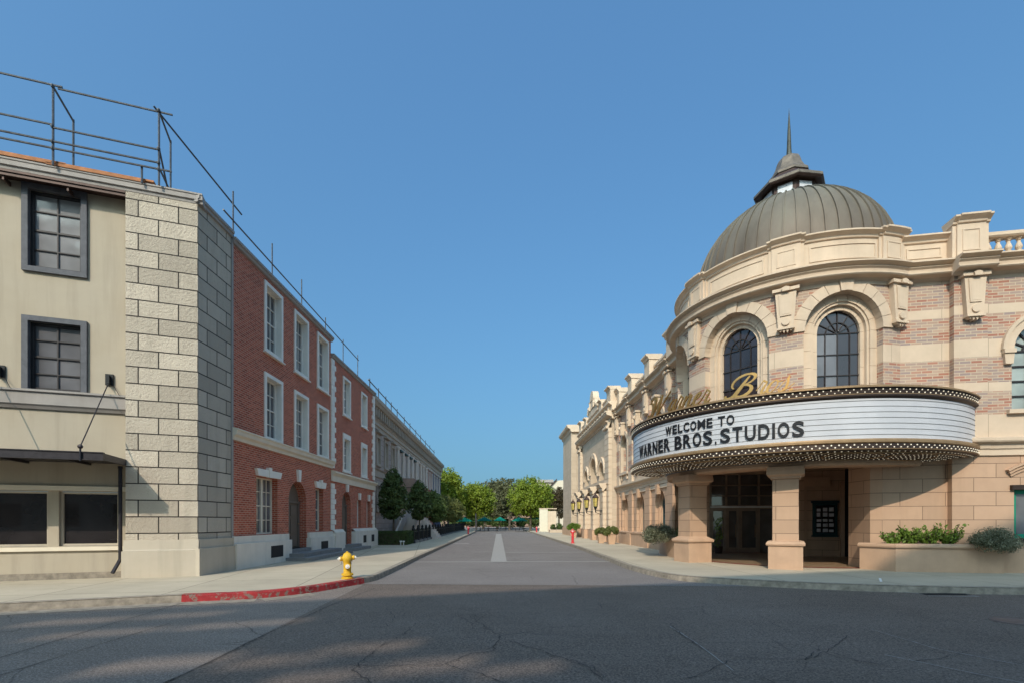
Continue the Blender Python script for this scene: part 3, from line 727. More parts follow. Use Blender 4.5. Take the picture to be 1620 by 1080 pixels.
def panel_door(parent, W, a, b, z0, zs, d, mat, trans=True):
    uc = (a+b)/2; r = (b-a)/2; mb = MB()
    mb.face([(a, d, z0), (b, d, z0), (b, d, zs-.0), (a, d, zs)], W)
    arc = [(uc-r*math.cos(PI*k/12), d, zs+r*math.sin(PI*k/12)) for k in range(13)]; mb.face([(a, d, zs)]+arc[1:-1]+[(b, d, zs)], W)
    mb.box(a, b, d, d+.07, zs-.06, zs+.02, W); mb.box(a, a+.13, d, d+.05, z0, zs-.06, W); mb.box(b-.13, b, d, d+.05, z0, zs-.06, W)
    h = zs-.06-z0
    for f0, f1 in ((.04, .28), (.33, .66), (.71, .95)):
        for s0, s1 in ((.16, .47), (.53, .84)) if trans else ((.22, .78),):
            w = b-a; mb.box(a+w*s0, a+w*s1, d, d+.03, z0+h*f0, z0+h*f1, W)
    dr = mb.build('door', mat, parent)
    k = MB(); p = W(b-.2, d+.09, z0+1.0); k.ball(p, .035); k.build('handle', M['bronze'], dr)
panel_door(bh, BW, gd[0], gd[1], gd[2], gd[3], -.33, M['taupe_door'])
mb = MB()
for a, b in ((14.99, 18.74), (20.55, 23.25)):
    mb.box(a, b, -.05, .18, .1, .95, BW); mb.box(a, b-.04 if b < 20 else b, -.05, .09, .95, 1.18, BW)
mb.box(20.47, 20.55, -.3, .18, .1, .95, BW)
mb.build('plinth', M['plinth_white'], bh)
for a, b, z0, z1 in ((17.1, 18.0, .36, .78), (21.6, 22.4, .38, .76)):
    mb = MB(); mb.box(a, b, .17, .187, z0, z1, BW); mb.build('vent', M['vent'], bh)
mb = MB(); mb.box(18.5, 22.6, .18, .75, .1, .42, BW); mb.box(18.2, 22.95, .18, 1.15, .1, .28, BW); mb.box(gd[0]-.08, gd[1]+.1, -.34, .18, .1, .56, BW)
mb.build('steps', M['concrete_step'], bh)

b2 = thing('brick_house', (-8.7, 26.8, .15), 'smaller red brick house with white corner quoins and narrow ground floor windows, beside the hedge', 'house')
U2 = (23.25, 30.45)
W2 = [(24.85, 26.0), (27.85, 28.95)]
ops = []
for a, b in W2: ops += [(a+.08, b-.08, 7.21, 9.06, 0), (a+.08, b-.08, 4.31, 5.99, 0)]
ops += [(24.75, 26.1, .46, 2.52, 1), (27.15, 27.85, 1.32, 2.86, 0), (28.95, 29.6, 1.32, 2.86, 0)]
mb = MB(); mb.wall(U2[0], U2[1], .15, 9.6, ops, .30, BW, N=16); mb.build('wall', M['red_brick'], b2)
mb = MB(); mb.raw([(-8.7, 30.45, .15), (-14, 30.45, .15), (-14, 30.45, 9.6), (-8.7, 30.45, 9.6)], uvs=[(0, .15), (5.3, .15), (5.3, 9.6), (0, 9.6)])
mb.raw([(-8.7, 23.22, 9.6), (-14, 23.22, 9.6), (-14, 23.22, 10.35), (-8.7, 23.22, 10.35)], uvs=[(0, .15), (5.3, .15), (5.3, 9.6), (0, 9.6)])
mb.build('side_wall', M['red_brick'], b2)
mb = MB(); mb.sweep(23.3, 30.55, [(0, 9.54), (.07, 9.56), (.10, 9.64), (.14, 9.66), (.14, 9.74), (-.3, 9.76)], BW); mb.build('coping', M['fascia'], b2)
mb = MB(); mb.sweep(23.26, 30.6, [(0, 3.60), (.07, 3.60), (.07, 3.86), (.10, 3.90), (.18, 3.98), (.22, 4.0), (.22, 4.08), (0, 4.14)], BW); mb.build('belt_course', M['cream_trim'], b2)
mb = MB()
for k in range(34):
    z = 1.25+k*.25
    if 3.4 < z < 4.1 or z > 9.4: continue
    w = .52 if k % 2 else .34
    mb.box(23.24, 23.24+w, -.02, .06, z, z+.235, BW); mb.box(30.5-w, 30.5, -.02, .06, z, z+.235, BW)
mb.build('quoins', M['trim'], b2)
for a, b in W2:
    for z0, z1 in ((7.25, 9.02), (4.35, 5.95)):
        uc, w = (a+b)/2, b-a-.24
        surround(b2, BW, uc, z0, w, z1-z0, b=.12, d0=-.16, d1=.05, sill=.05, head=.14 if z0 < 5 else 0)
        window(b2, BW, uc, z0, w, z1-z0, cols=2, rows=4, d=-.2, fw=.05, mun=.026, rail=2)
for a, b in ((27.15, 27.85), (28.95, 29.6)):
    window(b2, BW, (a+b)/2, 1.32, b-a, 1.54, cols=1, rows=4, d=-.22, fw=.06, mun=.026, rail=2)
    mb = MB(); ring_key(mb, BW, (a+b)/2, 2.88, 3.25, .2, .3, .09); mb.build('keystone', M['trim'], b2)
mb = MB(); ring_key(mb, BW, 25.42, 3.2, 3.58, .16, .28, .10); mb.build('keystone', M['trim'], b2)
panel_door(b2, BW, 24.75, 26.1, .46, 2.52, -.26, M['taupe_door'])
mb = MB()
for a, b in ((23.26, 24.66), (26.2, 30.6)):
    mb.box(a, b, -.05, .22, .1, 1.12, BW); mb.sweep(a+.02, b-.02, [(.0, 1.26), (.09, 1.26), (.2, 1.12)], BW)
mb.build('plinth', M['plinth_white'], b2)
for a in (27.6, 29.2): mb = MB(); mb.box(a, a+.55, .21, .228, .44, .86, BW); mb.build('vent', M['vent'], b2)
mb = MB(); mb.box(24.3, 27.1, .22, .8, .1, .30, BW); mb.box(24.6, 26.4, -.2, .5, .1, .455, BW); mb.build('steps', M['concrete_step'], b2)
for nm, a, b, z, p in (('roof', 13.5, 23.25, 10.35, bh), ('roof', 23.25, 30.45, 9.62, b2)):
    mb = MB(); mb.raw([(-8.75, a, z), (-8.75, b, z), (-18, b, z), (-18, a, z)]); mb.build(nm, M['roof'], p)
mb = MB(); mb.raw([(-8.7, 23.2, 9.4), (-18, 23.2, 9.4), (-18, 23.2, 10.4), (-8.7, 23.2, 10.4)]); mb.build('side_wall', M['fascia'], bh)

# ================================================================== far row, left
hr = thing('row_house', (-9.6, 40, .15), 'long grey stone terrace with bracketed cornice and coloured bays, behind the fence and garden trees', 'building')
FU0, FU1 = 30.6, 71.3
def yx(x): return 765*8.575/(789-x)
mb = MB()
segs = [(30.6, 40.2, 'grey_stone'), (40.2, 50.0, 'pale_front'), (50.0, 56.6, 'pale_front'), (56.6, 63, 'red_front'), (63, 71.3, 'purple_front')]
upw = {0: [(31.6, .95), (34.35, .95), (36.75, .95), (39.1, .95)], 1: [(41.6, .9), (43.8, .9), (46.0, .9), (48.3, .9)], 2: [(51.4, .7), (53.3, .7), (55.1, .7)], 3: [(58, .8), (60, .8), (62, .8)], 4: [(64.5, .9), (67, .9), (69.5, .9)]}
for i, (a, b, mt) in enumerate(segs):
    ops = [(u-w/2-.03, u+w/2+.03, 5.72, 7.58, 0) for u, w in upw[i]] + [(u-w/2-.03, u+w/2+.03, 2.47, 4.23, 0) for u, w in upw[i]]
    mb = MB(); mb.wall(a, b, .15, 8.35, ops, .25, B3); mb.build('wall', M[mt], hr)
    for u, w in upw[i]:
        if i == 0 or i >= 3:
            tm = M['cornice_grey'] if i == 0 else M['pale_front']
            for z0, h in ((5.75, 1.8), (2.5, 1.7)):
                surround(hr, B3, u, z0, w, h, b=.13, d0=-.1, d1=.08, mat=tm, sill=.08, head=.1)
            mb = MB(); mb.box(u-w/2-.25, u+w/2+.25, 0, .28, 7.86, 7.98, B3); mb.build('window_hood', tm, hr)
        window(hr, B3, u, 5.75, w, 1.8, cols=2, rows=2, d=-.15, fw=.07, mun=.05, gm=M['glass'], fm=M['dark_green_wood'] if i == 1 else M['pale_front'])
        window(hr, B3, u, 2.5, w, 1.7, cols=2, rows=2, d=-.15, fw=.07, mun=.05, gm=M['glass'], fm=M['pale_front'])
for i in (1, 2):
    mb = MB()
    for k in range(len(upw[i])+1):
        us = [u for u, _ in upw[i]]; u = (us[0]-1.1 if k == 0 else (us[-1]+1.1 if k == len(us) else (us[k-1]+us[k])/2))
        MB().lathe(*B3(u, .16, 0)[:2], [(.17, 5.5), (.14, 5.7), (.12, 7.6), (.2, 7.75), (.2, 7.9)], 8).build('column', M['pale_front'], hr)
    if i == 1:
        for u, w in upw[i]:
            mb = MB(); mb.box(u-w/2-.1, u+w/2+.1, 0, .3, 7.6, 7.75, B3); mb.build('window_hood', M['dark_green_wood'], hr)
mb = MB(); mb.sweep(FU0, FU1, [(0, 4.75), (.08, 4.78), (.08, 5.2), (.18, 5.3), (0, 5.36)], B3); mb.build('belt_course', M['cornice_grey'], hr)
mb = MB(); mb.sweep(FU0, FU1, [(0, 8.1), (.06, 8.1), (.06, 8.3), (.14, 8.34), (.14, 8.55), (.2, 8.62), (.06, 8.66), (.06, 9.35), (.4, 9.45), (.5, 9.62), (.55, 9.66), (.55, 9.92), (-.3, 9.96)], B3)
k = FU0+.2
while k < FU1: mb.box(k, k+.22, .06, .32, 8.85, 9.4, B3); k += .62
mb.build('cornice', M['cornice_grey'], hr)
mb = MB(); mb.raw([B3(FU0, -.2, 9.9), B3(FU1, -.2, 9.9), B3(FU1, -9, 9.9), B3(FU0, -9, 9.9)]); mb.raw([B3(FU1, 0, .1), B3(FU1, -9, .1), B3(FU1, -9, 9.9), B3(FU1, 0, 9.9)]); mb.build('roof', M['roof'], hr)
# portico and stoop
mb = MB()
for u in (42.0, 44.2):
    MB().lathe(*B3(u, 1.5, 0)[:2], [(.28, 2.0), (.28, 2.15), (.2, 2.2), (.17, 3.75), (.27, 3.85), (.27, 3.95)], 12).build('portico_column', M['pale_front'], hr)
mb = MB(); mb.sweep(41.6, 44.6, [(0, 3.95), (1.8, 3.95), (1.8, 4.3), (1.95, 4.35), (1.95, 4.5), (0, 4.6)], B3); mb.prism([(41.7, 4.6), (44.5, 4.6), (44.2, 5.4), (42.0, 5.4)], 0, 1.2, B3); mb.build('portico_roof', M['brownstone'], hr)
mb = MB(); mb.box(41.6, 44.6, 0, 1.9, .15, 2.0, B3)
for k in range(9): mb.box(41.8, 44.4, 1.9, 3.3-k*.15, .15+k*.2, .35+k*.2, B3)
mb.build('stoop', M['pale_front'], hr)
mb = MB(); mb.sweep(36.5, 41.6, [(1.2, .15), (1.2, .6)], B3)
for s0 in (0, 1):
    mb.prism([(36.8, .15), (37.6, .15), (41.6, 1.9), (41.6, 2.5), (40.9, 2.5), (36.8, .7)], .6+s0*1.3, .72+s0*1.3, B3, back=True)
mb.build('stair_parapet', M['pale_front'], hr)
mb = MB(); mb.box(31.0, 33.4, .02, .1, .15, 2.2, B3); mb.build('basement_door', M['taupe_door'], hr)
sf3 = thing('scaffold_rail', (-9.3, 50, 10), 'far scaffold tube with many short posts along the bracketed cornice of the grey terrace', 'scaffolding')
MB().tube(B3(31, .2, 10.75), B3(63, .2, 10.6), .04, 5).build('guard_rail', M['steel'], sf3)
for u in (31.5, 33.8, 36.0, 37.8, 40.0, 43.0, 45.8, 49, 52, 55.5, 59, 62.8): MB().tube(B3(u, .18, 9.9), B3(u, .18, 10.95), .035, 5).build('post', M['steel'], sf3)

# ================================================================== theatre
th = thing('theater_building', (11, 19.2, .15), 'domed theater of cream stone and banded brick with round corner entrance', 'theater')
CORN = [(0, 9.06), (.06, 9.10), (.10, 9.14), (.30, 9.17), (.33, 9.20), (.33, 9.235), (.28, 9.25), (.30, 9.33), (.36, 9.38), (.33, 9.40), (.30, 9.44), (.46, 9.50), (.46, 9.54), (.0, 9.58)]
def cornice(W, u0, u1, n=1, extra=0.0, nm='cornice'):
    mb = MB(); mb.sweep(u0, u1, [(d+(extra if d or i == 0 else 0), z) for i, (d, z) in enumerate(CORN)], W, n); return mb.build(nm, M['stone_smooth'], th)
A0, A1 = deg(-226), deg(-73.8)
winA = [-98.5, -143.5, -188.5]
ops = [(deg(a)-1.16, deg(a)+1.16, 5.0, 7.66, 1) for a in winA]
mb = MB(); mb.wall(A0, A1, 3.9, 9.2, ops, .34, ROT, du=.25, N=18); mb.build('rotunda_wall', M['theater_brick'], th)
def wedge_window(a):
    u = deg(a)
    mb = MB(); mb.ring(u, 7.66, 1.13, 1.47, -.34, .05, ROT, nv=11, gap=.014, key=.10)
    mb.build('arch_surround', M['stone'], th)
    mb = MB(); mb.ring(u, 7.66, .92, 1.18, -.5, -.22, ROT, nv=9, gap=.01, zb=4.9, jh=.53); mb.ring(u, 7.66, .84, .93, -.5, -.27, ROT, nv=9, gap=.006, zb=4.9, jh=2)
    mb.ring(u, 7.66, .70, .86, -.62, -.38, ROT, nv=9, gap=.008, zb=4.9, jh=.53)
    mb.build('arch_moulding', M['stone_smooth'], th)
    c = ROT(u, -.52, 0); ar = math.radians(a); W = Wall(c.x, c.y, -math.sin(ar), math.cos(ar), -1)
    if W.n[0]*math.cos(ar)+W.n[1]*math.sin(ar) < 0: W.n = (-W.n[0], -W.n[1])
    f = window(th, W, 0, 5.0, 1.46, 2.66, arch=True, cols=4, rows=4, d=0, fw=.035, mun=.028, fm=M['mullion'], gm=M['glass_tint'], fan=6)
    # a drawn blind behind one column of panes
    if a == -98.5:
        g = MB(); g.face([(-.36, .009, 5.0), (0, .009, 5.0), (0, .009, 7.64), (-.36, .009, 7.64)], W); g.face([(-.70, .009, 6.35), (-.36, .009, 6.35), (-.36, .009, 7.64), (-.70, .009, 7.64)], W)
        g.build('blind', M['glass'], f)
for a in winA: wedge_window(a)
# corbels
def corbel(W, u, ztop=9.08, h=1.28, w0=.58, w1=.42):
    mb = MB(); z0 = ztop-h
    mb.prism([(u-w1/2, z0), (u+w1/2, z0), (u+w0/2, ztop-.1), (u-w0/2, ztop-.1)], 0, .17, W)
    mb.box(u-w0/2-.07, u+w0/2+.07, 0, .24, ztop-.1, ztop, W)
    mb.prism([(u-w1/2+.06, z0+.40), (u+w1/2-.06, z0+.40), (u+w0/2-.1, ztop-.18), (u-w0/2+.1, ztop-.18)], .17, .20, W)
    mb.prism([(u-w1/2+.10, z0+.45), (u+w1/2-.10, z0+.45), (u+w0/2-.15, ztop-.23), (u-w0/2+.15, ztop-.23)], .20, .205, W)
    mb.prism([(u+.11*math.cos(2*PI*k/10), z0+.2+.11*math.sin(2*PI*k/10)) for k in range(10)], .17, .215, W)
    mb.box(u-w1/2-.03, u+w1/2+.03, 0, .22, z0-.03, z0+.03, W)
    mb.prism([(u-.09+.0, ztop-.13), (u+.09, ztop-.13), (u+.11, ztop-.02), (u, ztop+.02), (u-.11, ztop-.02)], .24, .30, W)
    o = mb.build('corbel', M['stone_smooth'], th)
    s_ = MB()
    for k, q in enumerate((-.15, -.05, .05, .15)): s_.prism([(u+q-.05, z0-.03), (u+q+.05, z0-.03), (u+q*.9, z0-.09-(.05 if abs(q) < .1 else 0))], .02, .17, W)
    s_.build('corbel_leaf', M['stone'], o)
cU = [-76, -121, -166, -211]
for a in cU[:3]: corbel(ROT, deg(a))
# frieze band under the cornice
mb = MB(); mb.sweep(A0, A1, [(0, 8.97), (.03, 8.97), (.03, 9.08)], ROT, 60, caps=False); mb.build('frieze', M['stone'], th)
cornice(ROT, A0+.35, A1, 70)
# parapet over the rotunda
def parapet(W, bays, piers, z0=9.5, zt=10.5, capo=.2, n=8, base_d=-.08, pan=True):
    for a, b in bays:
        mb = MB(); mb.box(a, b, base_d-.25, base_d, z0, zt-.14, W, n=n, skip='bu')
        mb.sweep(a, b, [(base_d, z0), (base_d+.07, z0), (base_d+.07, z0+.16), (base_d, z0+.2)], W, n)
        mb.sweep(a, b, [(base_d, zt-.2), (base_d+.05, zt-.18), (base_d+.07, zt-.11), (base_d+capo*.8, zt-.05), (base_d+capo, zt-.03), (base_d+capo, zt+.015), (base_d-.3, zt+.02)], W, n)
        if pan:
            m_ = .16; t_ = .05; za, zb = z0+.34, zt-.32; k = n
            for (p, q, r_, s_) in ((a+m_, b-m_, zb-t_, zb), (a+m_, b-m_, za, za+t_)): mb.box(p, q, base_d, base_d+.025, r_, s_, W, n=k, skip='b')
            for p in (a+m_, b-m_-t_): mb.box(p, p+t_, base_d, base_d+.025, za+t_, zb-t_, W)
        mb.build('parapet', M['stone_smooth'], th)
    for c_, hw, zp in piers:
        mb = MB(); d1 = base_d+.10
        mb.box(c_-hw-.1, c_+hw+.1, base_d-.28, base_d+.05, z0, zp-.2, W, n=2); mb.box(c_-hw, c_+hw, base_d-.28, d1, z0, zp-.2, W, n=3, skip='b')
        mb.sweep(c_-hw, c_+hw, [(base_d-.3, zp-.22), (d1, zp-.2), (d1+.05, zp-.18), (d1+.07, zp-.12), (d1+capo*.85, zp-.05), (d1+capo, zp-.03), (d1+capo, zp+.02), (base_d-.4, zp+.03)], W, 3)
        for q in (-1, 1): mb.sweep(*sorted((c_+q*hw, c_+q*(hw+.12))), [(base_d-.3, zp-.23), (base_d+.05, zp-.21), (base_d+.1, zp-.19), (base_d+.12, zp-.13), (base_d+.05+capo*.85, zp-.06), (base_d+.05+capo, zp-.04), (base_d+.05+capo, zp+.01), (base_d-.4, zp+.02)], W, 1)
        if pan:
            za, zb = z0+.34, zp-.36
            mb.box(c_-hw+.14, c_+hw-.14, d1, d1+.02, zb-.04, zb, W); mb.box(c_-hw+.14, c_+hw-.14, d1, d1+.02, za, za+.04, W)
            for q in (c_-hw+.14, c_+hw-.18): mb.box(q, q+.04, d1, d1+.02, za+.04, zb-.04, W)
        mb.build('parapet_pier', M['stone_smooth'], th)
PH = deg(5.6)
parapet(ROT, [(deg(-121)+PH+.08, deg(-76)-PH-.08), (deg(-166)+PH+.08, deg(-121)-PH-.08), (deg(-215), deg(-166)-PH-.1)], [(deg(a), PH, 10.72) for a in (-77.2, -121, -166)], zt=10.66, n=12)
# front wall right of the rotunda
uA = 1.353; uB = uA+.0; uC = uA+.89
mb = MB(); mb.wall(0, uA, 3.9, 9.2, (), M=TA); mb.face([(uA, 0, 3.9), (uA, .2, 3.9), (uA, .2, 9.2), (uA, 0, 9.2)], TA)
TB = Wall(TA(0, .2, 0).x, TA(0, .2, 0).y, 1, -.18, 1); TB.n = TA.n
TC = Wall(TA(0, .14, 0).x, TA(0, .14, 0).y, 1, -.18, 1); TC.n = TA.n
mb.wall(uA, uC, 3.9, 9.2, (), M=TB); mb.face([(uC, .14, 3.9), (uC, .2, 3.9), (uC, .2, 9.2), (uC, .14, 9.2)], TA)
wc = uC+1.47
mb.wall(uC, 12, 3.9, 9.2, [(wc-.81, wc+.81, 4.97, 6.8, 1), (wc+3.0-.81, wc+3.0+.81, 4.97, 6.8, 1)], .3, TC)
mb.build('front_wall', M['theater_brick'], th)
cornice(TA, -.05, uA, 2); cornice(TB, uA-.12, uC+.02, 2, .1); cornice(TC, uC+.02, 12, 2)
for k in (0, 3.0):
    w = wc+k
    window(th, TC, w, 5.0, 1.5, 1.8, arch=True, cols=3, rows=4, d=-.28, fw=.05, mun=.05, fm=M['mullion'], gm=M['glass_curtain'], fan=7)
    mb = MB(); mb.ring(w, 6.8, .78, 1.06, -.28, .06, TC, nv=1, gap=0, sub=18); mb.ring(w, 6.8, 1.0, 1.10, 0, .11, TC, nv=1, gap=0, sub=18); mb.build('arch_surround', M['stone_smooth'], th)
    for q in (-1, 1):
        mb = MB(); mb.box(w+q*.93-.15, w+q*.93+.15, 0, .14, 6.68, 6.8, TC); mb.prism([(w+q*.93-.1, 6.36), (w+q*.93+.1, 6.36), (w+q*.93+.13, 6.68), (w+q*.93-.13, 6.68)], 0, .10, TC); mb.build('arch_bracket', M['stone_smooth'], th)
    mb = MB(); mb.box(w-.95, w+.95, 0, .12, 4.88, 5.0, TC); mb.build('sill', M['stone_smooth'], th)
corbel(TB, uA+.46)
parapet(TA, [(.06, uA)], [], zt=10.5, n=1)
parapet(TB, [], [(uA+.455, .38, 10.86)], n=1)
def balustrade(W, a, b, zb=9.55, zt=10.42, n=None, d=-.1):
    mb = MB(); mb.box(a, b, d-.26, d, zb, zb+.26, W); mb.sweep(a, b, [(d-.27, zt-.16), (d-.0, zt-.16), (d+.04, zt-.12), (d+.04, zt-.02), (d-.0, zt), (d-.28, zt)], W)
    o = mb.build('balustrade', M['stone_smooth'], th)
    n = n or max(1, round((b-a)/.27)); h = zt-.16-(zb+.26)
    for k in range(n):
        c_ = W(a+(b-a)*(k+.5)/n, d-.13, 0); z = zb+.26
        MB().lathe(c_.x, c_.y, [(.085, z), (.085, z+h*.08), (.05, z+h*.12), (.09, z+h*.3), (.085, z+h*.42), (.045, z+h*.66), (.042, z+h*.76), (.07, z+h*.8), (.045, z+h*.85), (.085, z+h*.92), (.085, z+h)], 10).build('baluster', M['stone_smooth'], o, smooth=False)
balustrade(TC, uC+.06, uC+2.5)
# lower front: belt moulding and pink block wall
BELT = [(0, 3.62), (.06, 3.64), (.06, 3.80), (.10, 3.84), (.12, 3.95), (.24, 4.02), (.26, 4.06), (.26, 4.14), (0, 4.2)]
mb = MB(); mb.sweep(uC, 12, BELT, TC); mb.sweep(-.1, uC, BELT, TB); mb.build('belt_course', M['stone_smooth'], th)
ops = [(uC+.72, uC+2.2, 1.15, 2.6, 0)]
mb = MB(); mb.wall(-.49, uA-.05, .15, 3.7, (), M=TA); mb.face([(uA-.05, 0, .15), (uA-.05, .2, .15), (uA-.05, .2, 3.7), (uA-.05, 0, 3.7)], TA)
mb.wall(uA-.05, uC, .15, 3.7, (), M=TB); mb.wall(uC, 12, .15, 3.7, ops, .2, TC); mb.build('lower_wall', M['pink_stone'], th)
# entrance pier facing the street
pA = TA(-.49, 0, 0); pB = Vector((11.25, 15.55)); 
def flat(mb, pts, z0, z1, mi=0):
    u = 0
    for p, q in zip(pts, pts[1:]):
        l = math.hypot(q[0]-p[0], q[1]-p[1]); mb.raw([(p[0], p[1], z0), (q[0], q[1], z0), (q[0], q[1], z1), (p[0], p[1], z1)], mi, uvs=[(u, z0), (u+l, z0), (u+l, z1), (u, z1)]); u += l
mb = MB(); flat(mb, [(pA.x, pA.y), (11.42, 15.42), (11.48, 16.5), (12.6, 16.8)], .15, 3.62)
mb.build('entrance_pier', M['pink_stone'], th)
# green framed window low on the right
wu = uC+.72+.74
window(th, TC, wu, 1.15, 1.48, 1.45, cols=2, rows=1, d=-.16, fw=.12, mun=.08, fm=M['teal'], gm=M['glass'])
mb = MB(); mb.box(wu-.85, wu+.85, 0, .10, 2.6, 2.74, TC); mb.box(wu-.82, wu+.82, 0, .10, 1.03, 1.15, TC); mb.build('window_frame', M['dark_bronze'], th)
mb = MB()
for k in range(3):
    r0 = 1.5+k*.09; pts = [(wu+r0*math.cos(a), 1.75+r0*math.sin(a)) for a in [math.radians(x) for x in range(52, 130, 6)]]; pts2 = [(wu+(r0+.06)*math.cos(a), 1.75+(r0+.06)*math.sin(a)) for a in [math.radians(x) for x in range(52, 130, 6)]]
    for i in range(len(pts)-1): mb.prism([pts[i], pts[i+1], pts2[i+1], pts2[i]], 0, .05+.04*k, TC)
mb.build('window_hood', M['pink_plain'], th)

# street front
def pilaster(mb, u, w, z0, z1, W, d=.12): mb.box(u-w/2, u+w/2, 0, d, z0, z1, W)
pil = [24.0, 27.6, 31.2, 34.4]
bays_ = [25.8, 29.4, 32.95]
ops = [(u-.77, u+.77, 4.97, 6.8, 1) for u in bays_]+[(u-.8, u+.8, .95, 2.55, 1) for u in bays_]
mb = MB(); mb.wall(21.5, 35.0, 3.9, 9.2, ops[:3], .35, TF, N=12); mb.build('street_wall', M['theater_brick'], th)
mb = MB(); mb.wall(24.0, 35.0, .15, 4.0, ops[3:], .45, TF, N=14); mb.build('street_wall_lower', M['pink_stone'], th)
for u in pil: MB().box(u-.42, u+.42, 0, .14, 4.1, 8.97, TF).build('brick_pilaster', M['theater_brick'], th)
for u in pil: MB().box(u-.38, u+.38, 0, .12, .95, 3.7, TF).build('stone_pilaster', M['pink_stone'], th)
mb = MB(); mb.box(24.0, 35, 0, .2, .1, .92, TF); mb.sweep(24.0, 35, [(.2, .9), (.24, .9), (.24, .98), (0, 1.02)], TF); 
for u in pil: mb.box(u-.42, u+.42, .2, .26, .1, .9, TF)
mb.build('base_course', M['pink_plain'], th)
mb = MB(); mb.sweep(21.0, 35.2, [(d*1.25, z) for d, z in BELT], TF); mb.sweep(24, 35, [(0, 3.4), (.08, 3.42), (.08, 3.6), (0, 3.62)], TF); mb.build('belt_course', M['stone_smooth'], th)
mb = MB(); mb.box(21.6, 35.1, 0, .03, 8.97, 9.1, TF); mb.build('frieze', M['stone'], th)
cornice(TF, 20.8, 34.7, 1, .06)
for u in pil[1:]+[23.95]:
    W2_ = Wall(TF(0, .14, 0).x, TF(0, .14, 0).y, -.0275, 1, 1); W2_.n = TF.n
    corbel(W2_, u)
    mb = MB(); mb.box(u-.45, u+.45, -.45, .16, 9.5, 10.85, TF); mb.sweep(u-.5, u+.5, [(-.55, 10.74), (.2, 10.76), (.24, 10.86), (.36, 10.96), (.36, 11.04), (-.6, 11.05)], TF); mb.sweep(u-.5, u+.5, [(.16, 9.5), (.26, 9.5), (.26, 9.75), (.16, 9.8)], TF); mb.build('parapet_pier', M['stone_smooth'], th)
    mb = MB(); mb.sweep(u-.5, u+.5, [(d+.14, z+.004) for d, z in CORN], TF); mb.build('cornice_break', M['stone_smooth'], th)
for a, b in ((24.45, 27.1), (28.1, 30.7), (31.7, 33.9)): balustrade(TF, a, b, n=8)
for u in bays_:
    window(th, TF, u, 5.0, 1.45, 1.8, arch=True, cols=3, rows=4, d=-.33, fw=.06, mun=.04, fm=M['mullion'], gm=M['glass'], fan=5)
    mb = MB(); mb.ring(u, 6.8, .74, 1.02, -.1, .10, TF, nv=9, gap=.01, zb=5.0, jh=.6, key=.12); mb.build('arch_surround', M['stone_smooth'], th)
    mb = MB(); mb.prism([(u-.12, 7.5), (u+.12, 7.5), (u+.2, 8.25), (u-.2, 8.25)], .05, .34, TF); mb.box(u-.26, u+.26, 0, .38, 8.25, 8.36, TF); mb.ball(TF(u, .36, 7.95), .13, 8, 6); mb.build('keystone_figure', M['stone_smooth'], th)
    mb = MB(); mb.box(u-1.0, u+1.0, 0, .16, 4.82, 5.0, TF); mb.box(u-.8, u-.6, 0, .1, 4.5, 4.82, TF); mb.box(u+.6, u+.8, 0, .1, 4.5, 4.82, TF); mb.build('sill', M['stone_smooth'], th)
    window(th, TF, u, .98, 1.2, 1.6, arch=True, cols=2, rows=3, d=-.43, fw=.1, mun=.05, fm=M['dark_teal'], gm=M['glass'], fan=4)
    mb = MB(); mb.ring(u, 2.55, .6, .70, -.45, -.30, TF, nv=1, gap=0, sub=14, zb=.95, jh=3); mb.ring(u, 2.55, .69, .81, -.45, -.18, TF, nv=1, gap=0, sub=14, zb=.95, jh=3); mb.build('arch_moulding', M['pink_plain'], th)
    mb = MB(); mb.prism([(u-.11, 3.1), (u+.11, 3.1), (u+.2, 3.62), (u-.2, 3.62)], 0, .22, TF); mb.build('keystone', M['pink_plain'], th)
# centre pavilion
TP = Wall(8.15, 0, -.0275, 1, 1); TP.n = TF.n
mb = MB(); arcs = [(37.2, 39.2, 4.9, 5.35, 1), (40.1, 42.9, 4.9, 5.7, 1), (43.8, 45.8, 4.9, 5.35, 1)]
mb.wall(34.75, 48.1, 4.4, 9.2, arcs, .7, TP, N=16); mb.raw([TP(34.75, 0, .15), TP(34.75, -.5, .15), TP(34.75, -.5, 9.2), TP(34.75, 0, 9.2)], uvs=[(0, .15), (.5, .15), (.5, 9.2), (0, 9.2)])
mb.build('pavilion_wall', M['ashlar'], th)
mb = MB(); mb.wall(34.75, 48.1, .15, 4.4, [(37.6, 38.3, .9, 1.9, 1), (41.1, 41.9, .9, 1.9, 1), (44.7, 45.4, .9, 1.9, 1)], .2, TP); mb.build('pavilion_lower_wall', M['rust_stone'], th)
mb = MB(); mb.box(36.9, 46.2, -.72, -.7, 4.6, 7.3, TP); mb.box(37.5, 45.5, -.25, -.21, .7, 2.6, TP); mb.build('niche_back', M['stone'], th)
for a, b, za, zs, _ in arcs:
    mb = MB(); mb.ring((a+b)/2, zs, (b-a)/2-.03, (b-a)/2+.28, -.05, .10, TP, nv=9, gap=.01, key=.1); mb.ring((a+b)/2, zs, (b-a)/2+.24, (b-a)/2+.36, 0, .16, TP, nv=1, gap=0, sub=16); mb.build('arch_surround', M['stone_smooth'], th)
def rust(name, u0, u1, d, z0, z1, step=.42):
    mb = MB(); z = z0; mb.box(u0+.03, u1-.03, -.1, d-.03, z0, z1, TP)
    while z+step*.5 < z1: mb.box(u0, u1, -.05, d, z+.02, min(z+step-.02, z1), TP); z += step
    return mb.build(name, M['stone_smooth'], th)
rust('rusticated_quoin', 34.78, 36.1, .26, .95, 8.4); rust('rusticated_quoin', 46.9, 48.1, .26, .95, 8.4)
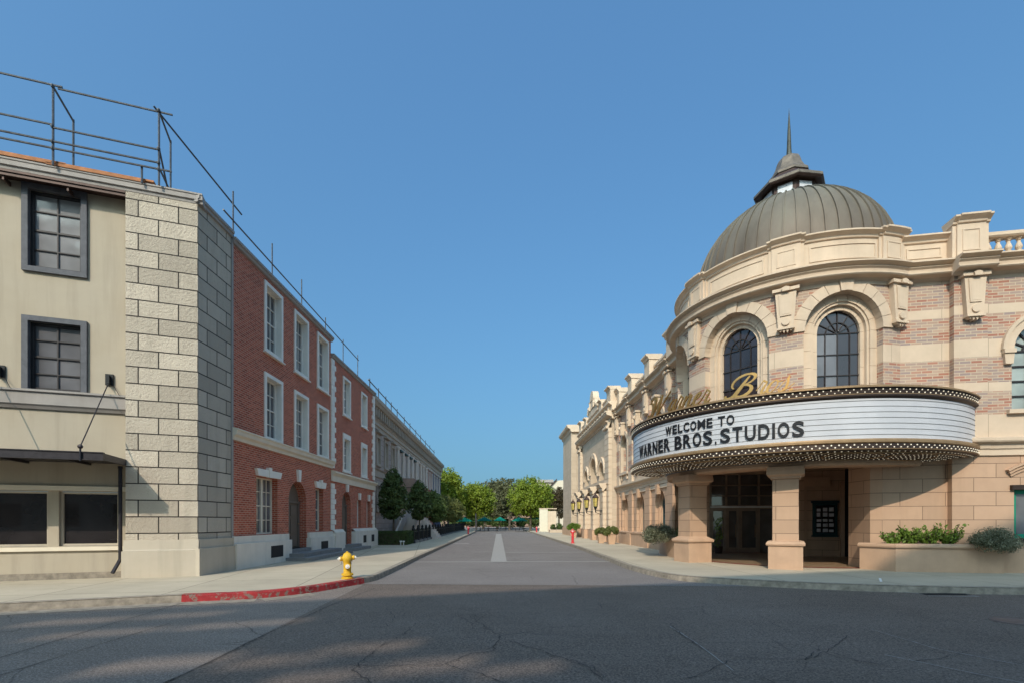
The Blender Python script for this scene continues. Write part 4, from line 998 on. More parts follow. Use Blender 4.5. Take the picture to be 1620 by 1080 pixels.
for u in (35.5, 47.5): mb = MB(); mb.sweep(u-.6, u+.6, [(.26, 8.35), (.42, 8.4), (.42, 8.55), (.3, 8.6), (.3, 8.8), (.5, 8.9), (0, 9.0)], TP); mb.build('quoin_cap', M['stone_smooth'], th)
for u in (36.0, 39.65, 43.35, 46.9):
    rust('rusticated_pier', u-.5, u+.5, .52, .95, 3.9); mb = MB(); mb.sweep(u-.6, u+.6, [(.5, 3.85), (.58, 3.88), (.6, 4.1), (.7, 4.16), (.78, 4.34), (.82, 4.36), (.82, 4.44), (0, 4.5)], TP); mb.build('pier_cap', M['stone_smooth'], th)
mb = MB(); mb.sweep(34.8, 48.1, [(0, 4.05), (.1, 4.1), (.2, 4.3), (.3, 4.36), (.3, 4.44), (0, 4.5)], TP); mb.build('belt_course', M['stone_smooth'], th)
mb = MB(); mb.box(34.7, 48.1, 0, .3, .1, .93, TP)
for u in (36.0, 39.65, 43.35, 46.9): mb.box(u-.55, u+.55, .3, .6, .1, .95, TP)
mb.build('base_course', M['pink_plain'], th)
mb = MB(); mb.sweep(34.4, 48.4, [(0, 9.0), (.1, 9.02), (.12, 9.15), (.4, 9.22), (.5, 9.3), (.5, 9.4), (.56, 9.42), (.56, 9.5), (.1, 9.54), (.1, 9.95), (.2, 10.0), (.36, 10.1), (.36, 10.2), (-.3, 10.24)], TP); mb.build('cornice', M['stone_smooth'], th)
u = 34.9
mb = MB()
while u < 48: mb.box(u, u+.38, .1, .26, 9.54, 9.95, TP); u += .98
mb.build('attic_brackets', M['stone_smooth'], th)
mb = MB(); mb.box(35, 48, -.3, 0, 10.2, 10.75, TP); mb.sweep(35, 48, [(0, 10.7), (.08, 10.76), (.08, 10.84), (-.35, 10.86)], TP); mb.build('parapet', M['stone_smooth'], th)
for u, w in ((35.3, .6), (38.2, .45), (44.8, .45), (47.6, .6)):
    mb = MB(); zt = 11.35 if w > .5 else 11.15
    mb.box(u-w, u+w, -.5, .14, 10.2, zt-.2, TP); mb.sweep(u-w-.02, u+w+.02, [(-.6, zt-.22), (.16, zt-.2), (.2, zt-.1), (.34, zt-.04), (.34, zt+.03), (-.6, zt+.04)], TP); mb.build('parapet_pier', M['stone_smooth'], th)
mb = MB(); mb.box(39.6, 43.4, -.3, .1, 10.8, 11.35, TP); mb.box(40.4, 42.6, -.3, .16, 11.35, 12.0, TP)
mb.ring(41.5, 12.0, .01, .8, -.3, .2, TP, nv=1, gap=0, sub=12)
for q in (-1, 1):
    for j in range(3): mb.ball(TP(41.5+q*(1.35+.32*j), .05, 11.55-.16*j), .25-.03*j, 8, 6)
    mb.lathe(*TP(41.5+q*.8, .16, 0)[:2], [(.12, 11.3), (.1, 11.5), (.09, 11.9), (.16, 12.0)], 8)
mb.build('crest_ornament', M['stone_smooth'], th)
# last bay and end tower
mb = MB(); mb.wall(48.1, 52, .15, 9.2, [(49.4, 50.7, 5.0, 6.8, 1)], .3, TF); mb.build('street_wall', M['theater_brick'], th)
mb = MB(); mb.box(48.1, 50.7, 0, .3, .1, .93, TF); mb.build('base_course', M['pink_plain'], th)
cornice(TF, 48.1, 50.8, 1, .06)
mb = MB(); mb.box(48.2, 50.6, -.3, .0, 9.5, 10.6, TF); mb.build('parapet', M['stone_smooth'], th)
window(th, TF, 50.05, 5.0, 1.3, 1.8, arch=True, cols=2, rows=3, d=-.25, fw=.08, mun=.05, fm=M['white_mullion'], gm=M['glass'], fan=4)
mb = MB(); mb.box(50.7, 57, -3.5, 1.0, .95, 11.0, TF); mb.build('end_tower', M['ashlar'], th)
mb = MB(); mb.box(50.6, 57.1, -3.6, 1.1, .1, .95, TF); mb.build('tower_base', M['pink_plain'], th); mb = MB()
mb.sweep(50.4, 57.3, [(-3.6, 11.02), (1.0, 11.0), (1.1, 11.1), (1.15, 11.3), (1.4, 11.4), (1.5, 11.6), (1.5, 11.72), (-3.6, 11.76)], TF); mb.build('tower_cornice', M['stone_smooth'], th)
# body and roof behind the fronts
mb = MB(); z = 9.45
mb.raw([TF(21, -.2, z), TF(57, -.2, z), TF(57, -22, z), Vector((32, 19, z)), TC(12, -.1, z), TA(0, -.1, z)])
mb.raw([TF(57, .0, .1), TF(57, -22, .1), TF(57, -22, z), TF(57, 0, z)]); mb.raw([TC(12, 0, .1), (32, 19, .1), (32, 19, z), TC(12, 0, z)]); mb.raw([TF(57, -22, .1), (32, 19, .1), (32, 19, z), TF(57, -22, z)])
mb.build('roof', M['roof'], th)
mb = MB(); mb.lathe(11, 19.2, [(0, 10.4), (3.3, 10.4), (3.9, 9.9)], 48); mb.build('rotunda_roof', M['roof'], th)
# dome
RD, HD, ZD = 3.42, 3.16, 11.0
prof = [(RD+.06, 10.3), (RD+.06, 10.95)]+[(RD*math.cos(PI/2*k/20), ZD+HD*math.sin(PI/2*k/20)) for k in range(0, 21)]
mb = MB(); mb.lathe(11, 19.2, prof, 104)
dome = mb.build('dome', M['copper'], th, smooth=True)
for k in range(52):
    a = 2*PI*k/52+.03; ca, sa_ = math.cos(a), math.sin(a); mb = MB()
    pr = [(RD*math.cos(PI/2*j/18), ZD+HD*math.sin(PI/2*j/18)) for j in range(0, 17)]
    for (r0, z0), (r1, z1) in zip(pr, pr[1:]):
        def q(r, z, s_, h):
            n = Vector((r/RD**2, z-ZD)).normalized() if False else Vector((r/(RD*RD), (z-ZD)/(HD*HD))).normalized()
            rr, zz = r+n.x*h, z+n.y*h; return Vector((11+rr*ca-sa_*s_, 19.2+rr*sa_+ca*s_, zz))
        w = .016; h = .05
        mb.raw([q(r0, z0, -w, -.01), q(r1, z1, -w, -.01), q(r1, z1, -w, h), q(r0, z0, -w, h)]); mb.raw([q(r0, z0, w, -.01), q(r1, z1, w, -.01), q(r1, z1, w, h), q(r0, z0, w, h)])
        mb.raw([q(r0, z0, -w, h), q(r1, z1, -w, h), q(r1, z1, w, h), q(r0, z0, w, h)])
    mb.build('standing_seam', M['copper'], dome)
# lantern: octagon
oc = dict(n=8, ph=PI/8+.12)
ln = MB().lathe(11, 19.2, [(.98, 13.9), (.98, 14.62)], **oc).build('dome_lantern', M['copper_brown'], th)
MB().lathe(11, 19.2, [(.95, 14.60), (1.22, 14.55), (1.27, 14.60), (1.27, 14.70), (.80, 15.08), (.70, 15.10), (.70, 15.22)], **oc).build('lantern_eave', M['copper_brown'], ln)
MB().lathe(11, 19.2, [(1.275, 14.62), (1.285, 14.62), (1.285, 14.71), (1.20, 14.78)], **oc).build('lantern_rim', M['copper_cap'], ln)
MB().lathe(11, 19.2, [(.68, 15.18), (.74, 15.20), (.74, 15.28), (.60, 15.42), (.50, 15.62), (.43, 15.85), (.36, 15.98), (.24, 16.06), (.08, 16.10), (.0, 16.1)], **oc).build('lantern_cap', M['copper_cap'], ln)
MB().lathe(11, 19.2, [(.11, 16.05), (.085, 16.4), (.06, 17.1), (.0, 18.05)], 8).build('spire', M['copper_spire'], ln)
for k in range(8):
    a = PI/8+.12+PI/8+k*PI/4; rr = .98*math.cos(PI/8); c0 = Vector((11+rr*math.cos(a), 19.2+rr*math.sin(a))); W = Wall(c0.x, c0.y, -math.sin(a), math.cos(a), 1); W.n = (math.cos(a), math.sin(a))
    MB().box(-.25, .25, 0, .02, 14.2, 14.50, W).build('lantern_panel', M['lantern_white'], ln)

# entrance: beam ring, columns, ceiling, floor, doors
mb = MB(); mb.sweep(deg(-226), deg(-70), [(-.35, 3.9), (-.35, 3.36), (.38, 3.36), (.42, 3.42), (.42, 3.62), (.1, 3.9)], ROT, 60); mb.build('entrance_beam', M['pink_plain'], th)
mb = MB(); mb.lathe(11, 19.2, [(0, 3.88), (4.25, 3.88)], 48); mb.build('entrance_ceiling', M['pink_plain'], th)
def col(a, R=4.36):
    ar = math.radians(a); c = (11+R*math.cos(ar), 19.2+R*math.sin(ar)); W = Wall(c[0], c[1], -math.sin(ar), math.cos(ar), 1); W.n = (math.cos(ar), math.sin(ar))
    def sq(mb, prof):
        for (r0, z0), (r1, z1) in zip(prof, prof[1:]):
            for k in range(4):
                A = [(1, 1), (-1, 1), (-1, -1), (1, -1)][k]; B = [(1, 1), (-1, 1), (-1, -1), (1, -1)][(k+1) % 4]
                mb.raw([W(A[0]*r0, A[1]*r0, z0), W(B[0]*r0, B[1]*r0, z0), W(B[0]*r1, B[1]*r1, z1), W(A[0]*r1, A[1]*r1, z1)], uvs=[(0, z0), (r0*2, z0), (r1*2, z1), (0, z1)])
        return mb
    mb = MB(); sq(mb, [(.36, .95), (.36, 3.0)]); c_ = mb.build('column', M['pink_stone'], th)
    mb = MB(); sq(mb, [(.36, 2.98), (.42, 3.0), (.42, 3.06), (.50, 3.1), (.52, 3.12), (.52, 3.22), (.50, 3.36)]); mb.build('capital', M['pink_plain'], c_)
    mb = MB(); sq(mb, [(.475, .12), (.475, .88), (.53, .90), (.54, .95), (.52, 1.0), (.45, 1.04), (.30, 1.14), (.0, 1.34)] if a < -150 else [(.475, .12), (.475, .88), (.53, .90), (.54, .95), (.50, 1.02), (.36, 1.05), (.3, 1.05)]); mb.build('pedestal', M['pink_plain'], c_)
col(-166); col(-121)
W = None
mb = MB(); mb.lathe(11, 19.2, [(0, .158), (3.6, .158)], 40); mb.raw([(7.9, 19.5, .156), (14.8, 15.9, .156), (15.5, 24, .156), (7.9, 24.2, .156)]); mb.build('entrance_floor', M['tile'], th)
mb = MB(); mb.lathe(11, 19.2, [(3.6, .162), (3.78, .162)], 48); mb.build('floor_border', M['red_tile'], th)
mb = MB(); flat(mb, [(7.93, 24.0), (8.9, 24.0), (8.95, 23.3), (9.55, 23.25), (9.55, 23.35)], .15, 3.9); mb.build('vestibule_wall', M['pink_stone'], th); mb = MB()
flat(mb, [(12.35, 22.9), (12.35, 20.9), (12.6, 20.85), (12.62, 20.98), (14.15, 20.55)], .15, 3.9); mb.build('vestibule_wall', M['pink_stone'], th)
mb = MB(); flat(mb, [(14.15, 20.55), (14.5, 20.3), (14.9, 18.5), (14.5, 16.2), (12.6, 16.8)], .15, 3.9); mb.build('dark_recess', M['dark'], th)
WD = Wall(9.5, 23.3, 1, -.12, 1)
if WD.n[1] > 0: WD.n = (-WD.n[0], -WD.n[1])
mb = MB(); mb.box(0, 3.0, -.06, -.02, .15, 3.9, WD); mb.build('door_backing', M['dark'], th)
mb = MB()
for u in (0, .72, 1.32, 2.2, 2.85): mb.box(u, u+.09, -.0, .09, .15, 3.9, WD)
mb.box(0, 2.95, 0, .12, 2.25, 2.42, WD); mb.box(0, 2.95, 0, .09, 2.85, 2.9, WD); mb.box(0, 2.95, 0, .09, 3.35, 3.4, WD); mb.build('door_frame', M['door_bronze'], th)
mb = MB(); mb.face([(0, .01, .15), (3, .01, .15), (3, .01, 3.9), (0, .01, 3.9)], WD); mb.build('glazing', M['entry_glass'], th)
for a, b in ((.09, .72), (.81, 1.32), (1.41, 2.2)):
    mb = MB(); mb.box(a, a+.08, .02, .07, .17, 2.25, WD); mb.box(b-.08, b, .02, .07, .17, 2.25, WD); mb.box(a+.08, b-.08, .02, .07, 2.15, 2.25, WD); mb.box(a+.08, b-.08, .02, .07, .17, .4, WD)
    d_ = mb.build('door', M['door_bronze'], th); mb = MB(); mb.tube(WD(b-.14, .12, .9), WD(b-.14, .12, 1.5), .015, 6); mb.build('handle', M['bronze'], d_)
mb = MB(); mb.box(.02, 2.9, .12, .16, 2.3, 2.38, WD); mb.build('door_rail', M['white_paint'], th)
mb = MB(); WPo = Wall(12.62, 20.98, 1.53, -.43, 1); 
if WPo.n[1] > 0: WPo.n = (-WPo.n[0], -WPo.n[1])
mb.box(0, 1.0, .02, .12, 3.15, 3.55, WPo); mb.box(1.4, 1.55, 0, .1, .15, 3.3, WPo); mb.box(-.0, .12, 0, .08, .15, 3.2, WPo); mb.build('wall_trim', M['pink_plain'], th)
# poster case
pc = thing('poster_case', tuple(WPo(.82, .0, 1.0)), 'dark green glazed poster case on the shaded wall between the entrance columns', 'poster case')
mb = MB(); mb.box(.36, 1.28, 0, .1, 1.06, 2.44, WPo); mb.sweep(.30, 1.34, [(0, 2.44), (.14, 2.46), (.14, 2.52), (0, 2.54)], WPo); mb.sweep(.32, 1.32, [(0, .98), (.12, 1.0), (.12, 1.06), (0, 1.06)], WPo); mb.build('case', M['dark_teal'], pc)
mb = MB(); mb.face([(.46, .105, 1.16), (1.18, .105, 1.16), (1.18, .105, 2.34), (.46, .105, 2.34)], WPo); mb.build('poster', M['shop_glass'], pc)
rr_ = random.Random(3)
for i in range(3):
    for j in range(5):
        mb = MB(); a = .5+i*.23; b = 1.2+j*.22; mb.box(a, a+.13+.06*rr_.random(), .106, .112, b, b+.1+.08*rr_.random(), WPo); mb.build('notice', M['lantern_white'], pc)

# ================================================================== marquee
mq = thing('marquee', (10.55, 19.04, 3.6), 'curved theater marquee with white letter board, gold script and rows of bulbs', 'marquee', None)
def dm(a): return math.radians(a)*5.70
m0, m1 = dm(-197), dm(-47.5)
NS = 90
mb = MB(); mb.sweep(m0, m1, [(-.6, 5.44), (-.02, 5.44), (.02, 5.41), (.02, 5.37)], MQ, NS); mb.build('bronze_rim', M['bronze'], mq); mb = MB(); mb.sweep(m0, m1, [(-.08, 3.95), (-.0, 3.95), (.02, 3.91), (.02, 3.85), (-.03, 3.82)], MQ, NS); mb.build('bronze_rim', M['bronze'], mq)
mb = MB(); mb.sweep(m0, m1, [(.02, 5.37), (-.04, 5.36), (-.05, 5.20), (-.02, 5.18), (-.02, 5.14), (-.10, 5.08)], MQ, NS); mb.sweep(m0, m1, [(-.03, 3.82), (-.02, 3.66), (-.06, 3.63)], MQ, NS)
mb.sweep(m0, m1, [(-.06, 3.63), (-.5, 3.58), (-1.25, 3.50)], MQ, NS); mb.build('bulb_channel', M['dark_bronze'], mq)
mb = MB(); mb.sweep(m0, m1, [(-1.25, 3.50), (-1.3, 3.44), (-1.3, 3.36), (-5.6, 3.36)], MQ, NS, caps=False)
mb.build('soffit_edge', M['pink_plain'], mq) if False else None
mb = MB(); mb.sweep(m0, m1, [(-.1, 5.09), (-.1, 3.94)], MQ, NS, caps=False); mb.build('letter_board', M['panel'], mq); mb = MB(); mb.sweep(m0, m1, [(-1.4, 5.43), (-1.4, 3.5)], MQ, NS, caps=False); mb.build('back_panel', M['roof'], mq)
mb = MB(); mb.sweep(m0, m1, [(-.6, 5.43), (-1.4, 5.43)], MQ, NS); mb.build('top_deck', M['roof'], mq)
for k in range(7):
    z = 4.07+k*.157; mb = MB(); mb.sweep(m0, m1, [(-.1, z), (-.09, z+.001), (-.09, z+.010), (-.1, z+.011)], MQ, NS, caps=False); mb.build('letter_rail', M['rail'], mq)
mb = MB(); mb.sweep(m0, m1, [(-.055, 5.195), (-.03, 5.19), (-.03, 5.205), (-.05, 5.21)], MQ, NS, caps=False); mb.build('rim_bead', M['bronze'], mq); mb = MB(); mb.sweep(m0, m1, [(-.025, 3.655), (.0, 3.65), (.01, 3.665), (-.02, 3.68)], MQ, NS, caps=False); mb.build('rim_bead', M['bronze'], mq)
mb = MB(); mb.box(m1-.02, m1+.24, -1.0, .05, 3.64, 5.46, MQ); mb.build('end_pier', M['bronze'], mq)
# bulbs
bulb_me = MB().ball((0, 0, 0), .025, 8, 6).build('light_bulb', M['bulb'], mq, smooth=True); bulb_src = bulb_me.data; bpy.data.objects.remove(bulb_me)
# mesh above was offset by the marquee position: move it back
for v in bulb_src.vertices: v.co += mq.location
spots = []
a = m0+.1
while a < m1-.1: spots.append((a, -.035, 5.315)); spots.append((a+.095, -.04, 5.24)); a += .19
a = m0+.1
while a < m1-.1: spots.append((a, -.005, 3.775)); spots.append((a+.095, -.01, 3.71)); a += .19
for j, dd in enumerate((-.14, -.28, -.42, -.56, -.70, -.84, -.98, -1.12)):
    a = m0+.1+.085*(j % 2)
    while a < m1-.15: spots.append((a, dd, 3.60+dd*.075-.02 if False else 3.64+dd*.112)); a += .17*5.7/(5.7+dd)
cp = Vector((0, 0, 1.65))
spots = [(MQ(u, d, z)) for u, d, z in spots]
spots.sort(key=lambda p: (p-cp).length)
front = spots[:100]; rest = spots[100:]
for p in front:
    o = bpy.data.objects.new('light_bulb', bulb_src); COL.objects.link(o); o.parent = mq; o.location = p-mq.location
mb = MB()
for p in rest: mb.ball(p, .021, 6, 4)
tag(mb.build('light_bulbs', M['bulb'], mq, smooth=True), kind='stuff')
# scrolled white trims on the soffit
def soffit_curve(pts, r=.022):
    mb = MB(); P = [MQ(u, d, 3.625+d*.112) for u, d in pts]
    for p, q in zip(P, P[1:]): mb.tube(p, q, r, 5)
    mb.build('soffit_scroll', M['bronze'], mq)
soffit_curve([(m0+(m1-m0)*k/80, -.22) for k in range(81)])
for a in (-186, -164, -141, -119, -97, -76):
    c = dm(a); soffit_curve([(c+.95*math.cos(t_), -.72+.40*math.sin(t_)) for t_ in [2*PI*k/24 for k in range(25)]], .018)

# letters
def text_mesh(txt, size, bold=0.0):
    cu = bpy.data.curves.new('lettering', 'FONT'); cu.body = txt; cu.size = size; cu.extrude = 0; cu.offset = bold; cu.resolution_u = 4
    o = bpy.data.objects.new('lettering', cu); COL.objects.link(o); bpy.context.view_layer.update()
    dg = bpy.context.evaluated_depsgraph_get(); me = bpy.data.meshes.new_from_object(o.evaluated_get(dg)); bpy.data.objects.remove(o)
    vs = [v.co.copy() for v in me.vertices]; fs = [tuple(p.vertices) for p in me.polygons]; bpy.data.meshes.remove(me); return vs, fs
def letter(ch, size_h, a_c, w, zb, d0=-.08, d1=-.06, bold=.02, parent=None, mat=None, R=MQ):
    vs, fs = text_mesh(ch, 1.0, bold)
    x0, x1 = min(v.x for v in vs), max(v.x for v in vs); y0, y1 = min(v.y for v in vs), max(v.y for v in vs)
    if ch == '.': y0, y1 = 0, .73; 
    H = y1-y0; mb = MB(); u0 = a_c-w/2; sx = w/(x1-x0)
    P = [(u0+(v.x-x0)*sx, zb+(v.y-y0)/H*size_h) for v in vs]
    for f in fs: mb.face([(P[i][0], d1, P[i][1]) for i in f], R)
    ed = {}
    for f in fs:
        for i, j in zip(f, f[1:]+f[:1]): ed[(i, j)] = 1
    for (i, j) in ed:
        if (j, i) not in ed: mb.face([(P[i][0], d1, P[i][1]), (P[j][0], d1, P[j][1]), (P[j][0], d0, P[j][1]), (P[i][0], d0, P[i][1])], R)
    mb.build('letter', mat or M['letter'], parent or mq)
def word(txt, aL, aR, z, h, ws=None, bold=.015):
    wid = {'I': .24, '.': .3, 'W': 1.3, 'M': 1.2, ' ': .7, 'L': .85, 'E': .88, 'T': .95}
    tot = sum(wid.get(c, 1) for c in txt); u = dm(aL); L = dm(aR)-dm(aL); k = L/(tot+.22*(len(txt)-1))
    for c in txt:
        w = wid.get(c, 1)*k
        if c != ' ': letter(c, h, u+w/2, w*(.5 if c in '.' else 1), z, bold=bold)
        u += w+.22*k
word('WELCOME', -157.3, -138.4, 4.635, .30); word('TO', -136.6, -131.6, 4.635, .30)
word('WARNER', -176.6, -155.2, 4.09, .44, bold=.022); word('BROS.', -152.9, -136.9, 4.09, .44, bold=.022); word('STUDIOS', -135.9, -112.8, 4.09, .44, bold=.022)
# gold script on the top edge: pen strokes with swelling width
def bez(p0, p1, p2, p3, n=9): return [tuple((1-t_)**3*a+3*(1-t_)**2*t_*b+3*(1-t_)*t_*t_*c+t_**3*d for a, b, c, d in zip(p0, p1, p2, p3)) for t_ in [k/n for k in range(n+1)]]
def stroke(mb, pts, w0, w1, u0, sz, zb, slant=.42):
    """pts in letter space (x, y); thin at ends (w0), thick in the middle (w1)"""
    n = len(pts); L = []
    for i, (x, y) in enumerate(pts):
        a = pts[max(i-1, 0)]; b = pts[min(i+1, n-1)]; tx, ty = b[0]-a[0], b[1]-a[1]; l = math.hypot(tx, ty) or 1
        down = abs(ty/l); w = (w0+(w1-w0)*math.sin(PI*i/(n-1))*(.35+.65*down if ty < 0 or w1 > .1 else .3)); nx, ny = -ty/l*w/2, tx/l*w/2
        L.append(((x+nx, y+ny), (x-nx, y-ny)))
    T = lambda p, d: (u0+(p[0]+p[1]*slant)*sz, d, zb+p[1]*sz)
    for (a, b), (c, e) in zip(L, L[1:]):
        mb.face([T(a, .0), T(c, .0), T(e, .0), T(b, .0)], MQ); mb.face([T(b, -.05), T(e, -.05), T(c, -.05), T(a, -.05)], MQ)
        mb.face([T(a, 0), T(a, -.05), T(c, -.05), T(c, 0)], MQ); mb.face([T(b, 0), T(e, 0), T(e, -.05), T(b, -.05)], MQ)
G = {
 'W': (1.55, [(bez((.02, .16), (-.1, .0), (.18, -.10), (.30, .18), 6)+bez((.30, .18), (.42, .46), (.16, .86), (.02, .70), 8), .05, .10),
              (bez((.02, .70), (.0, .98), (.40, 1.08), (.42, .80), 7)+bez((.42, .80), (.44, .5), (.34, .2), (.38, .02), 7), .05, .17),
              (bez((.38, .02), (.55, .35), (.75, .7), (.86, .98), 8), .04, .05), (bez((.86, .98), (.80, .6), (.74, .3), (.80, .0), 8), .06, .17),
              (bez((.80, .0), (.98, .3), (1.2, .8), (1.38, 1.02), 8), .04, .06)]),
 'B': (1.05, [(bez((.55, .95), (.42, .6), (.36, .35), (.26, .12), 8)+bez((.26, .12), (.16, -.08), (-.16, -.04), (-.12, .14), 6), .07, .17),
              (bez((.12, .42), (-.16, .58), (.0, 1.0), (.42, 1.04), 8)+bez((.42, 1.04), (.92, 1.08), (.90, .62), (.42, .54), 9), .05, .13),
              (bez((.42, .54), (1.0, .56), (.90, .0), (.48, .0), 9)+bez((.48, .0), (.30, .0), (.24, .12), (.34, .2), 5), .06, .16)]),
 'a': (.46, [(bez((.34, .36), (.14, .46), (-.02, .20), (.06, .06), 7)+bez((.06, .06), (.12, -.06), (.26, .08), (.34, .36), 6), .04, .09), (bez((.36, .40), (.32, .2), (.28, .02), (.36, .0), 5)+bez((.36, .0), (.42, .0), (.46, .06), (.50, .12), 4), .06, .10)]),
 'r': (.40, [(bez((.0, .12), (.08, .3), (.10, .4), (.12, .46), 5), .03, .04), (bez((.12, .46), (.16, .36), (.30, .42), (.28, .32), 5), .04, .07), (bez((.28, .34), (.22, .2), (.18, .02), (.28, .0), 6)+bez((.28, .0), (.34, .0), (.40, .08), (.42, .12), 4), .05, .10)]),
 'n': (.52, [(bez((.04, .40), (.04, .24), (.02, .1), (.0, .0), 5), .05, .10), (bez((.02, .10), (.12, .36), (.30, .50), (.30, .32), 7)+bez((.30, .32), (.28, .16), (.26, .02), (.34, .0), 5)+bez((.34, .0), (.42, .0), (.48, .08), (.52, .12), 4), .04, .10)]),
 'e': (.38, [(bez((.04, .18), (.2, .2), (.30, .34), (.20, .40), 6)+bez((.20, .40), (.02, .40), (-.04, .02), (.14, .0), 8)+bez((.14, .0), (.26, .0), (.34, .08), (.38, .14), 4), .04, .10)]),
 'o': (.40, [(bez((.20, .40), (-.04, .36), (-.04, .0), (.12, .0), 8), .05, .11), (bez((.12, .0), (.32, .0), (.36, .36), (.20, .40), 8)+bez((.20, .40), (.26, .32), (.36, .32), (.44, .36), 4), .04, .06)]),
 's': (.40, [(bez((-.04, .06), (.08, .2), (.18, .4), (.20, .52), 6), .03, .04), (bez((.20, .52), (.18, .36), (.34, .2), (.22, .04), 7)+bez((.22, .04), (.14, -.04), (.02, .0), (.04, .08), 4), .05, .10), (bez((.24, .04), (.34, .06), (.40, .14), (.5, .24), 4), .03, .04)]),
 '.': (.2, [([(.02, .0), (.06, .03), (.10, .03), (.14, .0)], .06, .09)]),
}
def script(txt, aL, aR, sz, zb=5.43):
    tot = sum(G[c][0] for c in txt); k = (dm(aR)-dm(aL))/tot; u = dm(aL)
    for c in txt:
        adv, st = G[c]; mb = MB()
        for pts, w0, w1 in st:
            P = [(x*k/sz, y*(1 if c in 'WB' else 1.4)) for x, y in pts]; stroke(mb, P, w0*1.0, w1*1.25, u, sz, zb)
        mb.build('gold_letter', M['gold'], mq); u += adv*k
script('Warner', -167.5, -139.5, .66); script('Bros.', -133.5, -115.4, .62)

# ================================================================== wall lanterns on the pavilion
def wall_lantern(u, label):
    p = TP(u, .95, 2.55); t_ = thing('wall_lantern', tuple(p), label, 'lantern', 'lanterns on the theater piers')
    x, y, z = p; oc6 = dict(n=6)
    MB().lathe(x, y, [(.13, z+.22), (.20, z+.85)], **oc6).build('lamp_glass', M['lantern_glass'], t_)
    mb = MB()
    for k in range(6):
        a = k*PI/3; mb.tube((x+.135*math.cos(a), y+.135*math.sin(a), z+.2), (x+.205*math.cos(a), y+.205*math.sin(a), z+.87), .018, 4)
    mb.lathe(x, y, [(.0, z-.25), (.05, z-.15), (.03, z-.1), (.09, z+.05), (.15, z+.2), (.13, z+.22)], **oc6); mb.build('cage', M['black_iron'], t_)
    MB().lathe(x, y, [(.21, z+.84), (.25, z+.87), (.18, z+1.0), (.10, z+1.06), (.05, z+1.15), (.02, z+1.25), (0, z+1.3)], **oc6).build('cap', M['copper_brown'], t_)
    mb = MB(); mb.tube((x, y, z-.1), TP(u, .5, z-.1), .03, 5); mb.tube((x, y, z-.22), TP(u, .5, z-.4), .02, 5); mb.tube(TP(u-.4, .55, z-.1), TP(u+.4, .55, z-.1), .03, 5); mb.build('bracket', M['black_iron'], t_)
for u, lb in ((36.0, 'black and amber lantern on the pier nearest the marquee'), (39.65, 'black and amber lantern, second from the marquee'), (43.35, 'black and amber lantern, third from the marquee'), (46.9, 'black and amber lantern on the pier farthest from the marquee')):
    wall_lantern(u, lb)

# ================================================================== planters
pl = thing('planter', (12.8, 14.6, .15), 'long pink rendered planter wall full of leafy shrubs under the right wall', 'planter')
q0, q1, q2 = (11.04, 15.36), (11.47, 14.45), (14.21, 13.96)
mb = MB(); flat(mb, [(11.5, 16.0), q0, q1, q2, (14.3, 14.5)], .1, .90)
mb.build('planter_wall', M['pink_plain'], pl)
mb = MB(); mb.raw([(*q0, .85), (*q1, .85), (*q2, .85), (14.3, 14.6, .85), (11.5, 15.6, .85)]); mb.build('soil', M['soil'], pl)
def coping(pts, z, parent, w=.06):
    mb = MB()
    for p, q in zip(pts, pts[1:]):
        d = Vector((q[0]-p[0], q[1]-p[1])); l = d.length; W = Wall(p[0], p[1], d.x, d.y, 1)
        if W.n[1] > 0 and abs(W.n[1]) > .3: W.n = (-W.n[0], -W.n[1])
        elif abs(W.n[1]) <= .3 and W.n[0] > 0: W.n = (-W.n[0], -W.n[1])
        mb.sweep(-.03, l+.03, [(.0, z-.03), (w*.8, z-.02), (w, z+.02), (w*.8, z+.07), (.0, z+.10), (-.25, z+.10), (-.25, z-.03)], W)
    return mb.build('planter_rim', M['pink_plain'], parent)
coping([q0, q1], .88, pl); coping([q1, q2], .882, pl)
mb = MB(); flat(mb, [(14.22, 14.12), (20, 13.1)], .1, .85); mb.raw([(14.22, 14.12, .85), (20, 13.1, .85), (20, 13.6, .85), (14.25, 14.6, .85)]); mb.build('low_wall', M['pink_plain'], pl)
pl2 = thing('planter', (6.9, 20.5, .15), 'curved pink planter beside the left entrance column', 'planter')
P2 = [(7.95, 23.6), (7.25, 23.3), (6.88, 22.6), (6.72, 21.0), (6.70, 19.4), (6.8, 18.6), (6.95, 18.3)]
mb = MB(); flat(mb, P2, .1, .92); mb.build('planter_wall', M['pink_plain'], pl2)
mb = MB(); mb.raw([(x, y, .87) for x, y in P2]+[(7.9, 18.4, .87), (7.95, 23, .87)]); mb.build('soil', M['soil'], pl2)
coping(P2[1:5], .88, pl2)

